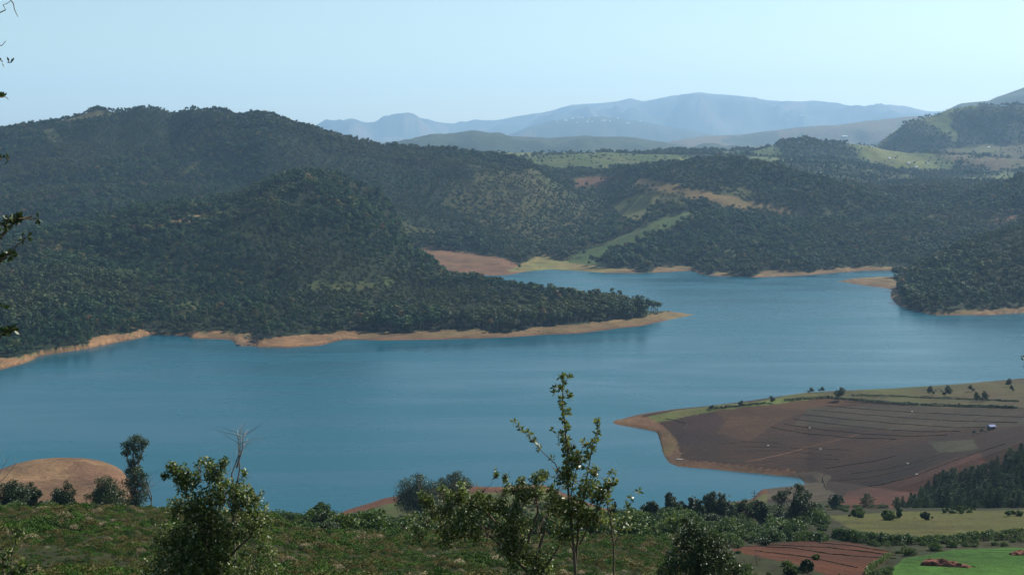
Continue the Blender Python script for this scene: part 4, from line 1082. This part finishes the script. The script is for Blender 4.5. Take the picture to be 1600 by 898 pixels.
# ------------------------------------------------------------------ shrub belt below the slope
shr = []
for k in range(5):
    g = ground(560 + 40 * k, 300)
    t = mesh_tree('shrub', g, 2.6, dome_blobs(600 + k, 14, 0.42, 0.55, 0.3, 0.3), 3600, 0.3, 'bush' if k < 4 else 'dark_leaf', 600 + k, 'x', 'shrub', th=0.6)
    shr.append(t)
placed = []
r = np.random.default_rng(77)
tries = 0
while len(placed) < 290 and tries < 40000:
    tries += 1
    px = r.uniform(-20, 1330); D = r.uniform(205, 560)
    z = float(sample(Z, px, D)); row = YH + (H - z) / D * F
    lo = np.interp(px, [0, 400, 430, 520, 640, 700, 860, 1100, 1300, 1330], [770, 786, 800, 806, 812, 806, 800, 790, 790, 806])
    hi = np.interp(px, [0, 400, 450, 1050, 1150, 1200, 1330], [800, 812, 838, 850, 858, 846, 830])
    if row < lo or row > hi + 8: continue
    if 590 < px < 700 and D > 480: continue
    if px > 1290 and row > 800: continue
    if float(sample(prevmax, px, D)) > (z + 2 - H) / D: continue
    if any((a - px) ** 2 / 60 + (b_ - D) ** 2 / 60 < 1 for a, b_ in placed): continue
    placed.append((px, D))
    if len(placed) <= 5: t = shr[len(placed) - 1]
    else: t = copy_tree(shr[r.integers(0, 5)]); t.rotation_euler = (0, 0, r.uniform(0, 6.28))
    t.location = Vector(((px - 800) / F * D, D, z - 0.1)); s_ = r.uniform(0.8, 2.1) * (0.7 if px < 420 else 1); t.scale = (s_ * r.uniform(0.9, 1.5), s_ * r.uniform(.9, 1.5), s_)
    where = ('behind the brow of the heath slope below the knoll', 'left bushes behind the heath slope') if px < 420 else ('in the thicket left of the small headland', 'thicket shrubs by the headland') if px < 640 else \
            ('in the thicket behind the leafy foreground tree', 'thicket shrubs behind the foreground trees') if px < 980 else ('in the thicket below the inlet and the utility pole', 'thicket shrubs below the inlet')
    t['label'] = 'rounded green shrub ' + where[0]; t['group'] = where[1]; t['category'] = 'shrub'
print('shrubs', len(placed))

def clump(seed, h=0.5):
    r = np.random.default_rng(seed); mb = MB()
    n_ = 260
    a = r.uniform(0, 6.28, n_); q_ = np.sqrt(r.uniform(0, 1, n_)); zz_ = np.sqrt(np.clip(1 - q_ ** 2, 0, 1)) * r.uniform(0.5, 1.1, n_)
    c = np.stack([np.cos(a) * q_ * 0.55, np.sin(a) * q_ * 0.55, zz_ * h], -1)
    mb.leaves(c, 0.13, 0.06, c / (np.linalg.norm(c, axis=1)[:, None] + 1e-6), 0.2, r, up=0.3)
    tb = MB()
    for k in range(6):
        a = r.uniform(0, 6.28); tb.tube([(0, 0, -0.15), (math.cos(a) * .3, math.sin(a) * .3, h * .7)], 0.012, 0.005, 3)
    return mb.mesh('foliage'), tb.mesh('stem')
# crop rows and pasture tufts
gp = []
for rD in np.arange(212, 300, 0.9):
    pxx = np.arange(1360, 1660, 1.6) + rng.uniform(-.5, .5, len(np.arange(1360, 1660, 1.6)))
    gp.append(np.stack([pxx, np.full(len(pxx), rD) + rng.uniform(-.12, .12, len(pxx)) + (pxx - 1360) * 0.05], -1))
gp = np.concatenate(gp); px, D = gp[:, 0], gp[:, 1]; z = sample(Z, px, D); row = YH + (H - z) / D * F
k = inpoly(px, row, [(1385, 905), (1415, 873), (1490, 859), (1660, 854), (1660, 905)]) & (fbm((px - 800) / F * D / 7, D / 7, 95, 3) > -0.45)
D, px, z = D[k], px[k], z[k]
M['crop'] = foliage_mat('crop_leaf', [(0.0, (0.03, 0.10, 0.008)), (1.0, (0.07, 0.17, 0.015))], rough=0.6, spec=0.2, trans=0.3)
fm_, sm_ = clump(760, 0.35)
t = empty('crop_plant', ground(1520, 262), 0, 'small green crop plant in the bright green plot', 'plant')
cp_ = [link('foliage', fm_, M['crop'], t), link('stem', sm_, M['bark'], t)]
s_ = rng.uniform(0.35, 0.75, len(D)); Rr = np.zeros((len(D), 3)); Rr[:, 2] = rng.uniform(0, 6.28, len(D))
scatter('crop_cover', [cp_], np.stack([(px - 800) / F * D, D, z - 0.03], -1), np.stack([s_, s_, s_ * 0.8], -1), Rr, np.zeros(len(D)), 'low bright green crop growing in rows in the plot', 'crop')
N_ = 9000
D = np.sqrt(rng.uniform(300 ** 2, 620 ** 2, N_)); px = rng.uniform(1270, 1660, N_); z = sample(Z, px, D); row = YH + (H - z) / D * F
k = inpoly(px, row, [(1296, 806), (1400, 799), (1660, 796), (1660, 840), (1400, 842), (1320, 826)]); D, px, z = D[k], px[k], z[k]
M['pasture'] = foliage_mat('pasture_grass', [(0.0, (0.04, 0.06, 0.01)), (0.7, (0.07, 0.08, 0.015)), (1.0, (0.11, 0.09, 0.03))], rough=0.7, spec=0.15, trans=0.2)
fm_, sm_ = clump(761, 0.3)
t = empty('grass_tuft', ground(1430, 470), 0, 'low tuft of grass in the olive pasture', 'grass tuft')
gt_ = [link('foliage', fm_, M['pasture'], t), link('stem', sm_, M['bark'], t)]
s_ = rng.uniform(0.5, 1.4, len(D)); Rr = np.zeros((len(D), 3)); Rr[:, 2] = rng.uniform(0, 6.28, len(D))
scatter('pasture_grass', [gt_], np.stack([(px - 800) / F * D, D, z - 0.03], -1), np.stack([s_, s_, s_ * 0.5], -1), Rr, np.zeros(len(D)), 'short tufted grass of the olive pasture', 'grass')

# low growth between the shrubs and on the fields' margins
NU = 9000
D = np.sqrt(rng.uniform(200 ** 2, 640 ** 2, NU)); px = rng.uniform(-60, 1660, NU)
z = sample(Z, px, D); row = YH + (H - z) / D * F
def ins(poly): return inpoly(px, row, poly)
k = ~(ins([(1290, 800), (1660, 792), (1660, 842), (1400, 842), (1290, 822)]) | ins([(1365, 920), (1412, 870), (1490, 856), (1700, 850), (1700, 920)]) | ins([(1135, 860), (1180, 847), (1260, 843), (1330, 845), (1405, 862), (1350, 915), (1310, 915), (1240, 885)]))
k &= ~ins([(575, 840), (590, 770), (720, 755), (700, 805), (650, 832)])
k &= (fbm((px - 800) / F * D / 18, D / 18, 91, 3) > -0.35) & (D > 205)
k &= ~((px > 1385) & (D > 560))
D, px, z = D[k], px[k], z[k]
s_ = rng.uniform(0.25, 0.75, len(D))
S = np.stack([s_ * 1.3, s_ * 1.1, s_], -1)
Rr = np.zeros((len(D), 3)); Rr[:, 2] = rng.uniform(0, 6.28, len(D))
scatter('undergrowth', [list(CHILD[t]) for t in shr], np.stack([(px - 800) / F * D, D, z - 0.1], -1), S, Rr, rng.integers(0, 5, len(D)), 'low green undergrowth between the shrubs and the field plots', 'undergrowth')

# ------------------------------------------------------------------ heath on the near slope
hp_ = []
for k, (px, D, lab) in enumerate([(90, 96, 'low tan heath clump on the slope, bottom left'), (170, 110, 'low heath clump on the slope left of the big bush'), (500, 105, 'low heath clump on the slope right of the big bush'),
                                  (620, 110, 'low heath clump near the bottom edge, left of the leafy tree'), (1000, 140, 'low heath clump right of the saplings'), (60, 130, 'pale heath clump under the brow of the left slope')]):
    fm_, sm_ = clump(700 + k)
    t = empty('heath_clump', ground(px, D), 0, lab, 'shrub', )
    hp_.append([link('foliage', fm_, M['heath'], t), link('stem', sm_, M['bark'], t)])
    t.scale = (1.2, 1.2, 1.2)
NH = 52000
D = np.sqrt(rng.uniform(60 ** 2, 235 ** 2, NH)); px = rng.uniform(-80, 1420, NH)
k = (fbm((px - 800) / F * D / 3.2, D / 3.2, 71, 3) > -0.85) & (D < np.interp(px, [0, 420, 1050, 1200], [215, 235, 235, 225]))
k &= ~((px > 1080) & (D > 215)); D, px = D[k], px[k]
z = sample(Z, px, D)
big_ = np.clip(0.9 + 0.9 * fbm((px - 800) / F * D / 9, D / 9, 72, 2), 0.4, 1.7)
s_ = rng.uniform(0.6, 1.5, len(D)) * big_ * np.clip(D / 150, 0.75, 1.2)
S = np.stack([s_ * rng.uniform(.9, 1.6, len(D)), s_ * rng.uniform(.8, 1.2, len(D)), s_ * rng.uniform(.7, 1.2, len(D))], -1)
Rr = np.zeros((len(D), 3)); Rr[:, 2] = rng.uniform(0, 6.28, len(D))
scatter('heath_cover', hp_, np.stack([(px - 800) / F * D, D, z - 0.05], -1), S, Rr, rng.integers(0, 6, len(D)), 'low heath and dry grass clumps covering the near slope', 'ground cover')

# ------------------------------------------------------------------ near trees, leaf by leaf
def near_tree(name, D, stems, blobs, nleaf, leaf, mat, lab, seed, tufts=(), r0=0.05, cat='tree', barkmat='bark', depth=0.8, keepthr=-0.2, narrow=0.45, twig=0):
    """stems: pixel poly-lines; blobs: (px,row,r px); tufts: (poly-line, n, leaves, r px)"""
    r = np.random.default_rng(seed)
    g = ground(stems[0][0][0], D); G = np.array(g)
    root = empty(name, g, 0, lab, cat)
    tb = MB(); mb = MB(); k0 = D / F
    for k, st in enumerate(stems):
        st = list(st); rad = r0
        if len(st[-1]) == 1: rad = st.pop()[0]
        P = np.array([pt(a, b_, D) for a, b_ in st]) - G
        if k == 0: P[0] = (P[0][0], 0, -0.3)
        dy = np.cumsum(r.normal(0, 0.05, len(P))) * (k > 0); P[:, 1] += dy
        Q = []
        for a, b_ in zip(P[:-1], P[1:]):
            for t in (0, 0.33, 0.66): Q.append(a + (b_ - a) * t + r.normal(0, 0.012, 3))
        Q.append(P[-1])
        tb.tube(Q, rad, rad * 0.2, 6)
    if blobs:
        B = [(np.array([(a - stems[0][0][0]) * k0, r.uniform(-.5, .5) * depth * c * k0, pt(a, b_, D)[2] - G[2]]), np.array([c * k0] * 3)) for a, b_, c in blobs]
        p, d = crown_points(B, nleaf, r, 0.15)
        s1 = 0.32
        keep = fbm(p[:, 0] / s1 + 3, p[:, 2] / s1 + p[:, 1] / s1 * 0.7, seed, 2) > keepthr
        p, d = p[keep], d[keep]
        mb.leaves(p, leaf, leaf * narrow, d, 0.2, r)
        for c, s in B:
            for _ in range(7 + twig):
                e = c + r.normal(size=3) * s * 0.62; st = c + r.normal(size=3) * s * 0.2 - (0, 0, s[2] * .5)
                tb.tube([st, (st + e) / 2 + r.normal(0, .03, 3), e], 0.012, 0.004, 3)
    for (pl, nt, nl, rp) in tufts:
        P = np.array([pt(a, b_, D) for a, b_ in pl]) - G
        L = np.concatenate([[0], np.cumsum(np.linalg.norm(np.diff(P, axis=0), axis=1))])
        for s in np.linspace(0, L[-1], nt) + r.normal(0, 0.02, nt):
            c = np.array([np.interp(s, L, P[:, k]) for k in range(3)])
            side = r.normal(size=3) * (1, 1, .4) * rp * k0 * 0.7
            c2 = c + side; tb.tube([c, c2], 0.008, 0.004, 3)
            d = r.normal(size=(nl, 3)); d[:, 2] += 0.5; d /= np.linalg.norm(d, axis=1)[:, None]
            ctr = c2 + d * leaf * 0.55
            W = np.cross(d, r.normal(size=(nl, 3))); W /= np.linalg.norm(W, axis=1)[:, None]
            ll = leaf * r.uniform(0.7, 1.25, nl)[:, None] * 0.5; ww = ll * narrow
            vv = np.stack([ctr - d * ll, ctr + W * ww, ctr + d * ll, ctr - W * ww], 1).reshape(-1, 3)
            mb.add(vv, np.arange(4 * nl).reshape(-1, 4))
    CHILD[root] = [link('trunk', tb.mesh('trunk', True), M[barkmat], root), link('crown', mb.mesh('crown'), M[mat], root)]
    return root
near_tree('bushy_tree', 42, [[(335, 930), (334, 860), (330, 800), (326, 735)], [(334, 880), (310, 820), (290, 770), (284, 728)], [(336, 870), (362, 820), (372, 770)], [(338, 890), (390, 840), (405, 790)], [(330, 900), (280, 860), (262, 830)]],
          [(284, 738, 17), (268, 730, 11), (292, 752, 20), (258, 742, 8), (322, 728, 18), (338, 740, 16), (316, 745, 16), (350, 722, 9), (345, 770, 28), (375, 775, 26), (398, 772, 16), (310, 790, 30), (280, 795, 22), (350, 810, 42), (392, 815, 34), (300, 830, 38), (262, 840, 26), (340, 860, 50), (400, 860, 34), (285, 880, 46), (350, 900, 60), (415, 890, 26), (245, 890, 24), (380, 740, 9)],
          30000, 0.11, 'pale_glint_leaf', 'big leafy bush-like tree with glinting leaves at the lower left', 801, narrow=0.5, keepthr=-0.3)
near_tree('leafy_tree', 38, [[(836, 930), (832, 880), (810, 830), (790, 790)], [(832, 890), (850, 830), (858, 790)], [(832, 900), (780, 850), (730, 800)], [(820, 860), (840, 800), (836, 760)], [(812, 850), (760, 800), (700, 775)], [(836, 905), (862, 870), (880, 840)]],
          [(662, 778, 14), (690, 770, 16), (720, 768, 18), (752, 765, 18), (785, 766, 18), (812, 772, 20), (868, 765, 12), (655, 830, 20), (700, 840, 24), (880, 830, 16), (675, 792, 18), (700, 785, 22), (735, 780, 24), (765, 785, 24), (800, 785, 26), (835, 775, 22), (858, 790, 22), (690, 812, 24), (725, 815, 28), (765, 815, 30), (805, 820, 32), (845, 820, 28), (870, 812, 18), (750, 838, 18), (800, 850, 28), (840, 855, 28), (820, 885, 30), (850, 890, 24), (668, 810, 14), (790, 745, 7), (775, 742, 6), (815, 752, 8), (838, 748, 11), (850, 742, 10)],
          21000, 0.095, 'pale_glint_leaf', 'wide leafy tree with small glinting leaves, left of the tall sapling', 802, narrow=0.5, keepthr=-0.18, twig=5,
          tufts=[([(800, 770), (785, 745), (772, 735)], 6, 7, 4)])
main = [(902, 930), (900, 890), (894, 830), (888, 770), (885, 700), (880, 640), (878, 588)]
near_tree('tall_sapling', 30, [main, [(899, 880), (905, 820), (915, 760), (926, 700), (938, 660), (0.028,)], [(888, 752), (868, 724), (838, 694), (804, 658), (0.016,)], [(905, 850), (930, 800), (950, 765), (962, 740), (0.018,)], [(896, 860), (872, 810), (850, 780), (0.018,)], [(890, 780), (900, 730), (912, 690), (0.014,)]],
          [(884, 745, 20), (900, 720, 14), (918, 760, 22), (938, 775, 18), (892, 790, 22), (926, 735, 12), (866, 785, 20), (912, 805, 22), (880, 830, 22), (935, 810, 16), (886, 700, 10), (950, 755, 10)],
          2600, 0.11, 'bright_leaf', 'tall slender sapling with leaf tufts rising over the lake at the centre', 803, r0=0.04, narrow=0.4, keepthr=-0.7,
          tufts=[([(878, 584), (881, 640), (885, 700), (888, 745)], 34, 15, 7), ([(870, 605), (866, 614)], 2, 12, 4), ([(938, 652), (930, 690), (915, 730)], 13, 12, 5), ([(804, 657), (818, 674), (840, 697)], 8, 12, 4), ([(843, 700), (860, 715)], 2, 7, 3),
                 ([(962, 735), (955, 757), (940, 775)], 8, 12, 7), ([(912, 690), (900, 730)], 9, 12, 8), ([(850, 750), (865, 770)], 5, 10, 8), ([(895, 760), (897, 850)], 14, 10, 12), ([(925, 780), (935, 830)], 7, 9, 9), ([(863, 672), (875, 690)], 3, 9, 4)])
near_tree('slim_sapling', 33, [[(962, 930), (960, 880), (957, 830), (950, 790), (946, 770)], [(958, 850), (975, 810), (988, 770), (0.012,)]], [(955, 800, 8)], 60, 0.13, 'bright_leaf', 'slim yellowish green sapling right of the tall sapling', 804, r0=0.028, narrow=0.35,
          tufts=[([(946, 772), (957, 840)], 8, 11, 10), ([(988, 768), (986, 785), (975, 812)], 6, 9, 6), ([(940, 815), (930, 810)], 3, 10, 5), ([(972, 830), (985, 822)], 3, 10, 5)])
near_tree('dark_bush', 70, [[(1092, 925), (1092, 870), (1088, 830)], [(1092, 890), (1120, 850)], [(1090, 890), (1060, 860)]],
          [(1080, 828, 16), (1098, 838, 20), (1120, 850, 18), (1065, 850, 18), (1088, 865, 30), (1130, 875, 20), (1055, 880, 22), (1100, 895, 44), (1150, 890, 14), (1040, 895, 14), (1072, 815, 8)],
          9500, 0.15, 'dark_leaf', 'big dark bush in front of the thicket, left of the red plot', 805, narrow=0.5, keepthr=-0.5, cat='bush')
near_tree('leafy_plant', 20, [[(14, 930), (16, 880), (22, 850), (38, 822)], [(10, 920), (4, 870), (2, 850)], [(14, 900), (30, 880)]],
          [], 0, 0.07, 'pale_glint_leaf', 'small plant with pale glinting leaves in the bottom left corner', 806, r0=0.015, cat='plant', narrow=0.5,
          tufts=[([(38, 822), (24, 845), (16, 880), (16, 898)], 16, 8, 8), ([(2, 850), (8, 895)], 10, 8, 9), ([(30, 880), (22, 898)], 6, 8, 7)])
# tree just outside the left edge whose branches hang into the picture
near_tree('overhanging_tree', 12, [[(-160, 1300), (-150, 900), (-140, 500), (-120, 200), (-90, -60), (0.14,)],
                              [(-140, 520), (-70, 440), (-20, 380), (14, 345), (36, 340), (0.03,)], [(-60, 430), (-10, 420), (20, 395), (44, 372), (0.015,)], [(-138, 620), (-60, 560), (-10, 530), (16, 516), (0.02,)],
                              [(-120, 200), (-60, 210), (-10, 240), (12, 250), (0.02,)], [(-100, 60), (-40, 90), (-5, 80), (12, 65), (0.012,)], [(-110, 100), (-40, 140), (0, 150), (10, 156), (0.012,)], [(-90, -40), (-30, -20), (10, -5), (22, 25), (0.012,)], [(-100, 20), (-40, 30), (0, 14), (12, 0), (0.010,)]],
          [], 0, 0.06, 'dark_leaf', 'dark leafy branches of a tree reaching in from the left edge', 807, r0=0.1, narrow=0.5,
          tufts=[([(-40, 400), (0, 355), (12, 342), (34, 342)], 24, 10, 12), ([(-30, 415), (0, 400), (22, 396)], 10, 8, 8), ([(40, 372), (46, 372)], 2, 5, 3), ([(-20, 530), (6, 520), (18, 514)], 10, 9, 8), ([(-4, 150), (9, 155)], 4, 4, 4), ([(0, 248), (12, 250)], 2, 4, 3), ([(4, 96), (12, 97)], 2, 3, 3), ([(-12, 470), (4, 480)], 4, 6, 4)])
# tip of a tree at the right edge
near_tree('edge_tree', 60, [[(1640, 960), (1628, 760), (1612, 640), (1600, 570)]], [(1610, 590, 8), (1622, 640, 18), (1630, 700, 26)], 500, 0.12, 'dark_leaf', 'tip of a dark tree showing at the right edge over the lake', 808, r0=0.05, tufts=[([(1598, 558), (1601, 575)], 4, 7, 3)])
bpy.context.view_layer.update()
